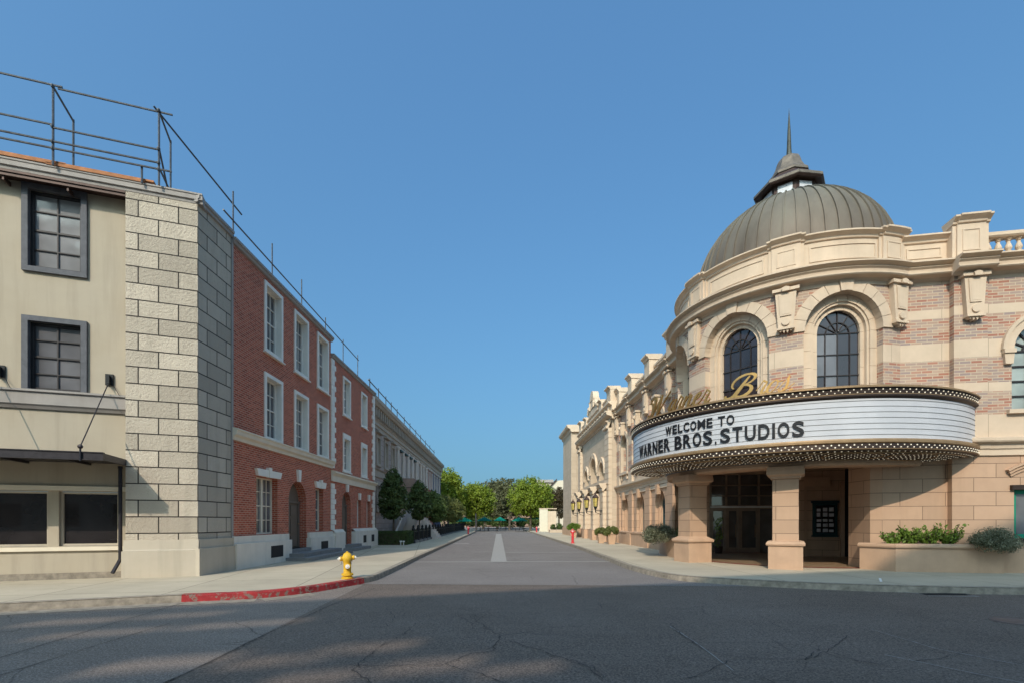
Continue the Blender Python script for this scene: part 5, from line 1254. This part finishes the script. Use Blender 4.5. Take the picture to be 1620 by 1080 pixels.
# ================================================================== vegetation
def leaves(mb, c, rad, n, size, r, flat=1.0, up=.3, shell=.55, asp=.5):
    """leaf blades scattered through clumps of an ellipsoid"""
    cx, cy, cz = c
    for _ in range(n):
        while True:
            x, y, z = r.uniform(-1, 1), r.uniform(-1, 1), r.uniform(-1, 1); q = x*x+y*y+z*z
            if q <= 1 and q >= shell*shell*r.random(): break
        p = Vector((cx+x*rad[0], cy+y*rad[1], cz+z*rad[2]))
        d = Vector((x+r.gauss(0, .7), y+r.gauss(0, .7), z+up+r.gauss(0, .6))).normalized(); a = d.orthogonal().normalized()
        a = (a*math.cos(6.28*r.random())+d.cross(a)*math.sin(6.28*r.random())).normalized(); b = d.cross(a)
        s_ = size*r.uniform(.6, 1.35)
        mb.raw([p-a*s_, p+b*s_*asp, p+a*s_, p-b*s_*asp])
def tree(name, x, y, z0, h, crown, label, cat, mat, n=5000, size=.12, clumps=40, trunk=.12, group=None, cs=.27, seed=1, limbs=6, cone=0, asp=.5, shell=.5):
    """crown=(rx, ry, rz, cz)"""
    r = random.Random(seed); t_ = thing(name, (x, y, z0), label, cat, group); rx, ry, rz, cz = crown
    mb = MB(); tz = cz-rz*.45; mb.tube((x, y, z0-.1), (x+.05, y, tz), trunk, 8, trunk*.7)
    tb = mb.build('trunk', M['wood'], t_)
    for k in range(limbs):
        a = 2*PI*k/limbs+r.uniform(-.4, .4); e = Vector((x+.6*rx*math.cos(a), y+.6*ry*math.sin(a), cz+rz*r.uniform(-.1, .55)))
        mm = Vector((x+.25*rx*math.cos(a), y+.25*ry*math.sin(a), (tz+e.z)/2)); MB().tube((x+.05, y, tz-.1), mm, trunk*.5, 6, trunk*.36).tube(mm, e, trunk*.36, 5, trunk*.1).build('limb', M['wood'], tb)
    mb = MB()
    clumps = int(clumps*1.7)
    for k in range(clumps):
        while True:
            u, v, w = r.uniform(-1, 1), r.uniform(-1, 1), r.uniform(-1, 1); q = u*u+v*v+w*w
            if .25 < q <= 1: break
        tp = 1-cone*max(0, (w+.2)); cr = cs*min(rx, rz)*r.uniform(.5, 1.5)
        c = (x+u*(rx-cr*.7)*tp, y+v*(ry-cr*.7)*tp, cz+w*(rz-cr*.6))
        leaves(mb, c, (cr, cr, cr*r.uniform(.7, 1.2)), int(n*2.0)//clumps, size, r, asp=asp, shell=shell)
    
    for k in range(int(n*.06)):
        a, b = r.uniform(0, 2*PI), r.uniform(-.8, 1); q = math.sqrt(1-b*b)*r.uniform(.9, 1.12)*(1-cone*max(0, b+.2)); leaves(mb, (x+rx*q*math.cos(a), y+ry*q*math.sin(a), cz+rz*b*r.uniform(.92, 1.1)), (size, size, size*1.6), 3, size, r)
    mb.build('crown', mat, t_)
    return t_
def shrub(name, x, y, z0, rad, label, cat, mat, n=1500, size=.05, seed=1, group=None, clumps=16, droop=0, asp=.5):
    r = random.Random(seed); t_ = thing(name, (x, y, z0), label, cat, group); mb = MB()
    for k in range(clumps):
        a, b = r.uniform(0, 2*PI), r.uniform(-.6, 1); q = math.sqrt(max(0, 1-b*b))*.72
        cr = rad[2]*.45*r.uniform(.7, 1.3)
        leaves(mb, (x+rad[0]*q*math.cos(a), y+rad[1]*q*math.sin(a), z0+rad[2]*(.95+.55*b)), (cr*1.2, cr*1.2, cr), n//clumps, size, r, asp=asp)
    mb.build('foliage', mat, t_)
    MB().tube((x, y+rad[1]*.3, z0+rad[2]*.3), (x, y+rad[1]*.3, z0+rad[2]), .03, 5).build('stem', M['wood'], t_)
    return t_
def GX(px_, Y): return (px_-810)/765*Y
# garden trees behind the fence on the left
tree('garden_tree', GX(622, 32.2), 32.2, .15, 5.2, (.95, .95, 1.75, 3.35), 'tall dark green garden tree nearest the brick houses, rising over the hedge', 'tree', M['leaf_dark'], 9000, .085, 52, .07, 'street trees in front of the terrace', seed=3, cone=.35)
tree('garden_tree', GX(663, 38.0), 38.0, .15, 4.8, (1.0, 1.0, 1.5, 3.25), 'dark green garden tree just right of the terrace portico', 'tree', M['leaf_dark'], 7000, .09, 44, .07, 'street trees in front of the terrace', seed=4, cone=.3)
tree('garden_tree', GX(686, 45.5), 45.5, .15, 4.3, (1.3, 1.2, 1.45, 2.95), 'green garden tree with a pale sunlit side, third along the fence', 'tree', M['leaf_mid'], 7000, .10, 40, .07, 'street trees in front of the terrace', seed=5, cone=.25)
tree('garden_tree', GX(703, 54), 54, .15, 4.4, (1.5, 1.3, 1.45, 3.05), 'golden green garden tree, fourth along the fence', 'tree', M['leaf_gold'], 7000, .11, 40, .07, 'street trees in front of the terrace', seed=6, cone=.25)
tree('garden_tree', GX(718, 63), 63, .15, 4.4, (1.5, 1.3, 1.5, 3.1), 'golden green garden tree at the far end of the fence', 'tree', M['leaf_gold'], 6000, .12, 36, .07, 'street trees in front of the terrace', seed=8, cone=.25)
# far trees
tree('ficus_tree', GX(709, 76), 76, 0, 10, (2.6, 2.8, 4.0, 5.9), 'tall yellow green tree rising beside the far end of the terrace roof', 'tree', M['leaf_ficus'], 9000, .17, 60, .2, seed=11, cone=.1)
tree('ficus_tree', GX(753, 80), 80, 0, 7, (3.2, 3.0, 2.9, 5.0), 'round yellow green tree at the left of the far street end, over a lamp pole', 'tree', M['leaf_ficus'], 10000, .16, 60, .18, seed=12)
tree('ficus_tree', GX(839, 78), 78, 0, 9, (3.55, 3.4, 3.35, 5.35), 'large round yellow green tree at the right of the far street end', 'tree', M['leaf_ficus'], 13000, .16, 75, .2, seed=13)
tree('shade_tree', GX(787, 104), 104, 0, 12, (5.2, 5, 4.4, 6.2), 'wide brownish olive tree behind the green umbrellas, between two round trees', 'tree', M['leaf_olive'], 10000, .24, 60, .3, seed=14)
tree('shade_tree', GX(806, 96), 96, 0, 12, (3.2, 4, 3.9, 6.0), 'olive tree partly hidden by the large round yellow green tree', 'tree', M['leaf_olive'], 6000, .22, 40, .25, seed=15)
tree('shade_tree', GX(764, 112), 112, 0, 10, (5, 4, 3.9, 5.0), 'dark olive tree farthest back, behind the left round tree', 'tree', M['leaf_olive'], 6000, .25, 40, .25, seed=16)
tree('shade_tree', GX(884, 92), 92, 0, 8, (2.0, 2.5, 3.0, 5.0), 'rusty brown tree beside the theater end tower', 'tree', M['leaf_rust'], 5000, .17, 36, .2, seed=17)
tree('shade_tree', GX(866, 99), 99, 0, 8, (2.6, 2.5, 3.2, 5.6), 'dark green tree behind the white wall block, right of the large round tree', 'tree', M['leaf_mid'], 4500, .2, 36, .2, seed=18)
tree('shade_tree', GX(725, 92), 92, 0, 8, (4.2, 3.5, 3.2, 3.6), 'shady dark green tree filling the gap behind the garden fence end', 'tree', M['leaf_mid'], 7000, .2, 40, .2, seed=19)
for k, (px_, lb) in enumerate(((745, 'added dark bush for the shade under the left round tree beyond the tables'), (768, 'added dark bush for shade between the lamp pole and the paved strip, beyond the tables'), (792, 'added dark bush for shade straight ahead beyond the tables'), (812, 'added dark bush for shade beyond the tables, left of the large round tree trunk'), (834, 'added dark bush for shade beyond the tables beneath the large round tree'), (853, 'added dark bush for shade behind the left edge of the white wall block'))):  # bushes put in to stand for the dark shade beneath the far trees
    shrub('added_shade_bush', GX(px_, 99), 99, .1, (2.6, 1.2, 1.35), lb, 'bush', M['leaf_mid'], 2200, .16, 60+k, 'added shade bushes beyond the picnic tables', clumps=16)
# hedge and fence
hg = thing('hedge', (-7.6, 31, .15), 'clipped dark green hedge at the end of the garden beside the brick house', 'hedge')
mb = MB(); r = random.Random(5)
hp = [(-8.6, 30.75), (-6.65, 30.8), (-6.75, 33.2)]
for (a, b) in zip(hp, hp[1:]):
    A, B = Vector(a), Vector(b); L = (B-A).length; n_ = Vector((-(B-A).y, (B-A).x)).normalized()
    for _ in range(int(L*2600)):
        t_ = r.random(); w_ = r.random()**1.6*.5; z = .18+r.random()*.83 if w_ < .12 else .98+r.uniform(-.05, .06)
        p = A+(B-A)*t_+n_*(w_+r.uniform(-.03, .03)); d = Vector((r.gauss(0, 1), r.gauss(0, 1), r.gauss(0, 1))).normalized(); a_ = d.orthogonal().normalized(); b_ = d.cross(a_); s_ = .035*r.uniform(.6, 1.4)
        P3 = Vector((p.x, p.y, z)); mb.raw([P3-a_*s_, P3+b_*s_*.6, P3+a_*s_, P3-b_*s_*.6])
mb.build('foliage', M['leaf_dark'], hg)
mb = MB(); mb.raw([(-8.6, 30.85, .15), (-6.75, 30.9, .15), (-6.75, 30.9, .93), (-8.6, 30.85, .93)]); mb.raw([(-6.75, 30.9, .15), (-6.85, 33.2, .15), (-6.85, 33.2, .93), (-6.75, 30.9, .93)]); mb.raw([(-8.6, 30.85, .93), (-6.75, 30.9, .93), (-6.85, 33.2, .93), (-8.7, 33.2, .93)]); mb.build('branches', M['wood'], hg)
mb = MB(); mb.raw([(-8.7, 33.2, .17), (-6.95, 33.2, .17), (-9, 84, .17), (-10.6, 84, .17)]); tag(mb.build('garden_ground', M['soil']), kind='structure')
def FL(Y, d=0): return (-6.72-.0275*(Y-30.7)+d, Y)
for i, (Y, lb) in enumerate(((30.75, 'left one of the two short white posts at the hedge foot'), (30.75, 'right one of the two short white posts at the hedge foot'))):
    X = GX(634+i*4.5, Y-.25); t_ = thing('marker_post', (X, Y-.25, .15), lb, 'marker post', 'white posts at the hedge foot')
    MB().tube((X, Y-.25, .15), (X, Y-.25, .35), .03, 6).build('post', M['white_paint'], t_); MB().tube((X, Y-.25, .35), (X, Y-.25, .44), .075, 8).build('cap', M['white_paint'], t_)
fn = thing('iron_fence', (*FL(45), .15), 'black cast iron garden fence with heavy posts along the left pavement', 'fence')
Y = 33.3; posts = []
while Y < 84:
    x, y = FL(Y); MB().lathe(x, y, [(.15, .1), (.15, .3), (.10, .34), (.085, 1.0), (.12, 1.05), (.12, 1.16), (.08, 1.2), (.10, 1.28), (.05, 1.38), (0, 1.42)], 8).build('post', M['black_iron'], fn); posts.append(Y); Y += 1.95
for a, b in zip(posts, posts[1:]):
    mb = MB(); p, q = FL(a), FL(b)
    for z in (.35, .95): mb.tube((*p, z), (*q, z), .022, 5)
    for k in range(1, 13):
        Yk = a+(b-a)*k/13; x, y = FL(Yk); mb.tube((x, y, .3), (x, y, 1.02), .013, 4); 
        if k % 2: mb.ball((x, y, 1.07), .035, 5, 4)
    mb.build('railing', M['black_iron'], fn)
mb = MB(); mb.raw([(*FL(33.2, .12), .15), (*FL(84, .12), .15), (*FL(84, .12), .30), (*FL(33.2, .12), .30)]); mb.raw([(*FL(33.2, .12), .30), (*FL(84, .12), .30), (*FL(84, -.12), .30), (*FL(33.2, -.12), .30)]); mb.build('fence_plinth', M['concrete_step'], fn)
hr2 = tag(None or bpy.data.objects.new('garden_hedge', None), 'low green hedge strip just inside the iron garden fence', 'hedge'); COL.objects.link(hr2); hr2.location = (*FL(45, -.5), .15)
mb = MB(); r = random.Random(9)
for _ in range(14000):
    Y = 35+46*r.random()**1.5; x, y = FL(Y, -.30-.5*r.random()); z = .2+.75*r.random()**.6; d = Vector((r.gauss(0, 1), r.gauss(0, 1), r.gauss(0, 1))).normalized(); a_ = d.orthogonal().normalized(); b_ = d.cross(a_); s_ = .06*r.uniform(.6, 1.4); P3 = Vector((x, y, z)); mb.raw([P3-a_*s_, P3+b_*s_*.6, P3+a_*s_, P3-b_*s_*.6])
mb.build('foliage', M['leaf_mid'], hr2)

# planter plants
def leafy(x, y, z0, label, seed, s_=1.0, group='leafy plants in the right planter'):
    r = random.Random(seed); t_ = thing('leafy_shrub', (x, y, z0), label, 'shrub', group); mb = MB(); st = MB()
    for k in range(36):
        a = r.uniform(0, 2*PI); l = r.uniform(.22, .5)*s_; tip = Vector((x+l*.8*math.cos(a), y+l*.5*math.sin(a), z0+.12+l*r.uniform(.35, 1.0))); b0 = Vector((x, y, z0)); st.tube(b0, tip, .008, 4)
        for j in range(22):
            p = b0+(tip-b0)*(.35+.7*j/22)+Vector((r.gauss(0, .035), r.gauss(0, .035), r.gauss(0, .035))); d = Vector((r.gauss(0, 1), r.gauss(0, 1)-.4, r.gauss(.6, .6))).normalized(); a_ = d.orthogonal().normalized(); b_ = d.cross(a_); q = .045*r.uniform(.7, 1.5)
            mb.raw([p-a_*q, p+b_*q*.5, p+a_*q, p-b_*q*.5])
    mb.build('foliage', M['leaf_bright'], t_); st.build('stem', M['wood'], t_)
for i, (px_, lb, s_) in enumerate(((1412, 'bright leafy shrub at the left end of the right planter', .8), (1440, 'bright leafy shrub second from the left in the right planter', 1.0), (1468, 'bright leafy shrub with rusty tips in the middle of the right planter', 1.15), (1500, 'bright leafy shrub touching the silver edged bush in the right planter', 1.2))):
    Yp = 14.75-.18*(i*.45); leafy(GX(px_, Yp), Yp, .9, lb, 20+i, s_)
shrub('round_shrub', GX(1571, 13.95), 13.95, .62, (.64, .5, .46), 'round silver edged shrub overhanging the right end of the planter', 'shrub', M['leaf_silver'], 12000, .024, 31, clumps=44)
shrub('round_shrub', GX(1041, 20.7), 20.7, .6, (.62, .9, .52), 'silver edged shrub spilling over the curved planter by the left column', 'shrub', M['leaf_silver'], 9000, .03, 32, clumps=36)
gp = thing('grassy_plants', (7.4, 20, .9), 'upright grey green blades growing in the curved planter by the column', 'plant'); mb = MB(); r = random.Random(4)
for k in range(260):
    Yk = r.uniform(18.6, 22); x = 6.95+r.random()*.6; p = Vector((x, Yk, .88)); a_ = r.uniform(0, 6.28); e = p+Vector((.15*math.cos(a_), .15*math.sin(a_), r.uniform(.3, .6))); w = Vector((math.sin(a_), math.cos(a_), 0))*.018; mb.raw([p-w, p+w, e])
mb.build('blades', M['leaf_mid'], gp)
vp = thing('vine_plant', (10.2, 22.6, .16), 'leafy green potted plant inside the theater entrance by the glass doors', 'potted plant'); mb = MB(); r = random.Random(8)
for k in range(10): leaves(mb, (9.65+r.uniform(-.1, .1), 22.6, .5+k*.14), (.22-.012*k, .2, .12), 30, .05, r)
mb.build('foliage', M['leaf_bright'], vp); MB().lathe(9.65, 22.6, [(.0, .16), (.16, .16), (.2, .5), (.17, .5), (.0, .45)], 12).build('pot', M['dark_bronze'], vp)

# potted shrubs and hydrants on the right pavement
def potted(x, y, w, label, mat, ball, h=.75, seed=1):
    t_ = thing('potted_shrub', (x, y, .15), label, 'potted shrub', 'potted shrubs along the theater'); MB().lathe(x, y, [(0, .15), (w*.36, .15), (w*.52, .15+h*.95), (w*.56, .15+h), (w*.46, .15+h), (w*.44, .15+h*.9), (0, .15+h*.9)], 4, ph=PI/4).build('pot', M['pink_plain'], t_)
    mb = MB(); r = random.Random(seed)
    for k in range(18):
        a, b = r.uniform(0, 6.28), r.uniform(-.5, 1); q = math.sqrt(1-b*b)*.7; leaves(mb, (x+ball[0]*q*math.cos(a), y+ball[0]*q*math.sin(a), .15+h+ball[1]*(.35+.5*b)), (ball[0]*.4,)*3, 330, .045, r)
    mb.build('foliage', mat, t_)
def yR(D, x): return 765*D/(x-789)
Yp = yR(7.45, 967); potted(SL(7.45, Yp), Yp, .72, 'round green shrub in a tapered pink pot, nearest the marquee on the pavement', M['leaf_gold'], (.5, .42), .66, 2)
Yp = yR(7.1, 951); potted(SL(7.1, Yp), Yp, .66, 'smaller green shrub in a tapered pink pot, beside the pot nearest the marquee', M['leaf_gold'], (.44, .34), .66, 3)
Yp = yR(7.0, 908); potted(SL(7.0, Yp), Yp, .7, 'flat topped green shrub in a pot behind the red hydrant', M['leaf_bright'], (.66, .34), .85, 4)
def hydrant(x, y, z0, h, label, mat, capm, rot=0, tall=False, group=None):
    t_ = thing('fire_hydrant', (x, y, z0), label, 'fire hydrant', group); k = h/.78; Z = lambda q: z0+q*k
    if tall: pr = [(.14, 0), (.14, .04), (.085, .05), (.085, .55), (.11, .56), (.11, .60), (.09, .62), (.09, .70), (.06, .75), (.03, .78), (0, .78)]
    else: pr = [(.165, 0), (.165, .05), (.125, .06), (.125, .09), (.165, .10), (.165, .14), (.115, .15), (.105, .2), (.105, .42), (.125, .50), (.145, .53), (.145, .62), (.12, .66), (.10, .71), (.05, .745), (.03, .75), (.03, .78), (0, .78)]
    b = MB().lathe(x, y, [(r_*k if not tall else r_, Z(z)) for r_, z in pr], 20).build('body', mat, t_, smooth=True)
    md = b.modifiers.new('edges', 'EDGE_SPLIT'); md.split_angle = .7
    if not tall:
        for a, zz, l, rr0 in ((rot, .60, .23, .055), (rot+PI+.25, .57, .235, .055), (rot+PI/2+.2, .60, .22, .055), (rot-PI/2+.1, .36, .19, .07)):
            d = Vector((math.cos(a), math.sin(a), 0)); c = Vector((x, y, Z(zz)))
            o = MB().tube(c, c+d*(l-.06)*k, rr0*k, 12).tube(c+d*(l-.07)*k, c+d*(l-.035)*k, (rr0+.014)*k, 12).build('outlet', mat, t_); MB().tube(c+d*(l-.035)*k, c+d*l*k, rr0*.9*k, 8).tube(c+d*l*k, c+d*(l+.03)*k, .018*k, 5).build('outlet_cap', capm, o)
        c = Vector((x, y, Z(.40))); MB().tube((x+.12*k, y-.05, Z(.55)), (x+.15*k, y-.08, Z(.42)), .007, 4).tube((x-.12*k, y-.05, Z(.55)), (x-.15*k, y-.08, Z(.40)), .007, 4).build('chain', M['steel'], t_)
        mb = MB()
        for j in range(8): a = j*PI/4; mb.tube((x+.145*k*math.cos(a), y+.145*k*math.sin(a), Z(.12)), (x+.145*k*math.cos(a), y+.145*k*math.sin(a), Z(.16)), .014*k, 5)
        mb.build('flange_bolts', mat, t_)
    else:
        for a in (.2, PI+.2): c = Vector((x, y, Z(.63))); d = Vector((math.cos(a), math.sin(a), 0)); MB().tube(c, c+d*.17, .05, 8).build('outlet', mat, t_)
        MB().tube((x, y, Z(.655)), (x, y, Z(.69)), .094, 12).build('band', M['white_paint'], t_)
hx, hy = px(549.5, 914.5, .15); hydrant(hx, hy, .15, .72, 'yellow fire hydrant on the left pavement behind the red kerb', M['yellow'], M['trim'], rot=.25)
hx, hy = px(906, 858.5, .15); hydrant(hx, hy, .15, .98, 'slim red hydrant with white band on the right kerb by the pots', M['red_paint'], M['red_paint'], tall=True, group='red hydrants')
hx, hy = px(740.8, 843.6, .15); hydrant(hx, hy, .15, .9, 'small red hydrant at the far end of the left pavement', M['red_paint'], M['white_paint'], tall=True, group='red hydrants')
hx, hy = px(849, 841.0, .15); hydrant(hx, hy, .15, .8, 'tiny red hydrant far off on the right kerb by the white wall', M['red_paint'], M['red_paint'], tall=True, group='red hydrants')
# distant lamp pole, umbrellas and picnic tables
x, y = GX(752.8, 74), 74; t_ = thing('lamp_pole', (x, y, .1), 'plain grey pole at the far left kerb in front of a round tree', 'pole'); MB().tube((x, y, .1), (x, y, 2.9), .09, 8, .07).build('pole', M['steel'], t_); MB().lathe(x, y, [(.2, .1), (.2, .3), (.1, .4)], 8).build('base', M['steel'], t_)
um = [(734, 76, 1.3, 'green umbrella at far left beside the fence end'), (766.5, 84, 1.3, 'green umbrella left of the paved strip, over tables'), (791, 88, 1.15, 'green umbrella in line with the paved strip'), (822, 83, 1.35, 'green umbrella right of the paved strip'), (847, 80, 1.3, 'green umbrella just left of the white wall block')]
for k, (px_, Y, rr0, lb) in enumerate(um):
    x = GX(px_, Y); t_ = thing('patio_umbrella', (x, Y, 0), lb, 'umbrella', 'green patio umbrellas'); zt = 1.65+(824-(817 if k != 4 else 813.5))/765*Y
    pr = MB().lathe(x, Y, [(rr0, zt-.62), (rr0, zt-.72)], 8).lathe(x, Y, [(rr0, zt-.62), (rr0*.55, zt-.32), (.12, zt-.02), (.0, zt+.05)], 8); pr.build('canopy', M['green_canvas'], t_); MB().tube((x, Y, 0), (x, Y, zt), .035, 6).build('pole', M['wood'], t_)
def table(x, Y, lb):
    t_ = thing('picnic_table', (x, Y, 0), lb, 'picnic table', 'dark picnic tables at the street end'); MB().box(x-.9, x+.9, -Y-.4, -Y+.4, .72, .78).build('table_top', M['black_iron'], t_)
    for s_ in (-1, 1): MB().box(x-.9, x+.9, -Y+s_*.75-.14, -Y+s_*.75+.14, .42, .47).build('bench', M['black_iron'], t_)
    for s_ in (-.65, .65): MB().tube((x+s_, Y-.7, .0), (x+s_, Y+.2, .74), .03, 5).tube((x+s_, Y+.7, .0), (x+s_, Y-.2, .74), .03, 5).tube((x+s_, Y-.75, .43), (x+s_, Y+.75, .43), .03, 5).build('leg', M['black_iron'], t_)
for k, (px_, Y, lb) in enumerate(((766, 81, 'dark picnic table under the left umbrella'), (779, 86, 'dark picnic table behind the paved strip, left of its line'), (793, 81, 'dark picnic table straight ahead at the end of the paved strip'), (806, 90, 'dark picnic table set back right of the paved strip'), (822, 81, 'dark picnic table under the umbrella right of the strip'), (834, 86, 'dark picnic table nearest the white wall block'), (748, 88, 'dark picnic table by the far pole'))):
    table(GX(px_, Y), Y, lb)
# white wall block, far hedge and buildings
wb = thing('white_wall', (GX(865, 72), 72, .1), 'pale wall block with a brick end beside the green umbrella', 'wall')
x0, x1 = GX(853.5, 72), GX(866.5, 72); MB().box(x0, x1, -72.4, -72, .1, 3.5).build('wall', M['granite'], wb); MB().box(x1, x1+1.3, -73, -72.1, .1, 3.2).build('brick_end', M['theater_brick'], wb); MB().box(x0-.05, x1+1.35, -73.1, -71.95, 3.5, 3.62).build('wall_cap', M['stone'], wb)
shrub('low_hedge', GX(883, 66), 66, .3, (1.6, .8, .6), 'low rounded green hedge in a stone bed by the end tower', 'hedge', M['leaf_mid'], 3000, .07, 41, clumps=20)
bd = thing('stone_bed', (GX(883, 65), 65, .1), 'low stone planting bed below the far hedge by the tower', 'planting bed'); MB().box(GX(870, 65), GX(891, 65), -66.8, -65, .1, .55).build('bed_wall', M['ashlar'], bd)
fb = thing('far_building', (GX(880, 125), 125, 0), 'beige gabled building rising behind the trees by the theater', 'building')
x0, x1, x2 = GX(851, 125), GX(876, 125), GX(905, 125); zt = 1.65+(824-759.5)/765*125
mb = MB(); mb.box(x0, x1, -140, -126, 0, zt-.4); mb.build('wall', M['far_wall'], fb); mb = MB(); mb.box(x0-.6, x1, -140, -125.4, zt-.4, zt+.3); mb.build('flat_roof', M['fascia'], fb)
mb = MB(); mb.prism([(GX(868, 118), 0), (x2, 0), (x2, 11.9), (GX(880, 118), 11.6), (GX(869, 118), 9.6)], -130, -118, ident); mb.build('gable_wall', M['far_wall'], fb)
mb = MB(); g0, g1 = (GX(867, 118), 9.4), (GX(881, 118), 11.75); mb.prism([g0, g1, (g1[0], g1[1]+.35), (g0[0], g0[1]+.35)], -130, -117.6); mb.build('eave', M['copper_brown'], fb)
fb2 = thing('far_building', (-6, 150, 0), 'long low building, coloured dark for tree shade, glimpsed between the trees beyond the umbrellas', 'building'); MB().box(-30, 12, -150, -140, 0, 5).build('wall', M['brownstone'], fb2); MB().box(-31, 13, -151, -139, 5, 5.4).build('roof', M['roof'], fb2)  # wall coloured dark to stand for the shade under the trees

# the tall building across the crossing, behind the viewer, whose shadow lies on the road
ab = thing('apartment_block', (-4, -8, 0), 'tall beige block with a slotted screen added for light patches, behind the viewer, shading the crossing', 'building')
WA = Wall(-20.7, -28.9, 19.4, 6.3, 1)
if WA.n[1] < 0: WA.n = (-WA.n[0], -WA.n[1])
opw = [(u, u+1.6, z, z+2.0, 0) for u in range(-7, 33, 4) for z in (1.2, 4.8, 8.4, 12, 15.6, 19.2, 21.8)]
mb = MB(); mb.wall(-9, 36, 0, 24.4, opw, .2, WA); mb.build('wall', M['stucco'], ab); mb = MB(); mb.face([(-9, -.2, 0), (36, -.2, 0), (36, -.2, 24.3), (-9, -.2, 24.3)], WA); mb.build('glazing', M['shop_glass'], ab)
mb = MB(); mb.box(-9, 36, -12, -.25, 0, 24.3, WA); mb.build('body', M['stucco'], ab)
# added slotted screen, invented so its openings throw light patches onto the road
slots = []
for x0, y0, x1, y1, hh in ((80, 978, 165, 984, .26), (110, 996, 215, 1003, .24), (262, 968, 330, 974, .22), (335, 980, 450, 990, .24), (205, 1040, 330, 1052, .34), (392, 1036, 500, 1046, .28), (440, 1064, 560, 1074, .3), (520, 1017, 640, 1026, .3), (610, 1044, 745, 1054, .34), (760, 1050, 880, 1062, .24)):
    uz = []
    for p in ((x0, y0), (x1, y1)):
        g = px(*p); num = (WA.o[0]-g[0])*WA.n[0]+(WA.o[1]-g[1])*WA.n[1]; den = -(math.sin(SUN_AZ)*WA.n[0]+math.cos(SUN_AZ)*WA.n[1]); q = num/den
        hx_, hy_ = g[0]-math.sin(SUN_AZ)*q, g[1]-math.cos(SUN_AZ)*q; uz.append(((hx_-WA.o[0])*WA.t[0]+(hy_-WA.o[1])*WA.t[1], q*math.tan(SUN_EL)))
    (ua, za), (ub, zb2) = sorted(uz); zc = (za+zb2)/2; slots.append((ua, ub, zc-hh*.85, zc+hh*.85, 0))
print('slots', [(round(a, 1), round(b, 1), round(c, 2)) for a, b, c, d, e in slots])
mb = MB(); mb.wall(-9, 36, 24.3, 30, slots, .12, WA); mb.wall(-9, 36, 24.3, 30, slots, 0, Wall(WA(0, -.12, 0).x, WA(0, -.12, 0).y, WA.t[0], WA.t[1], 1)); mb.build('light_patch_screen', M['stucco'], ab)
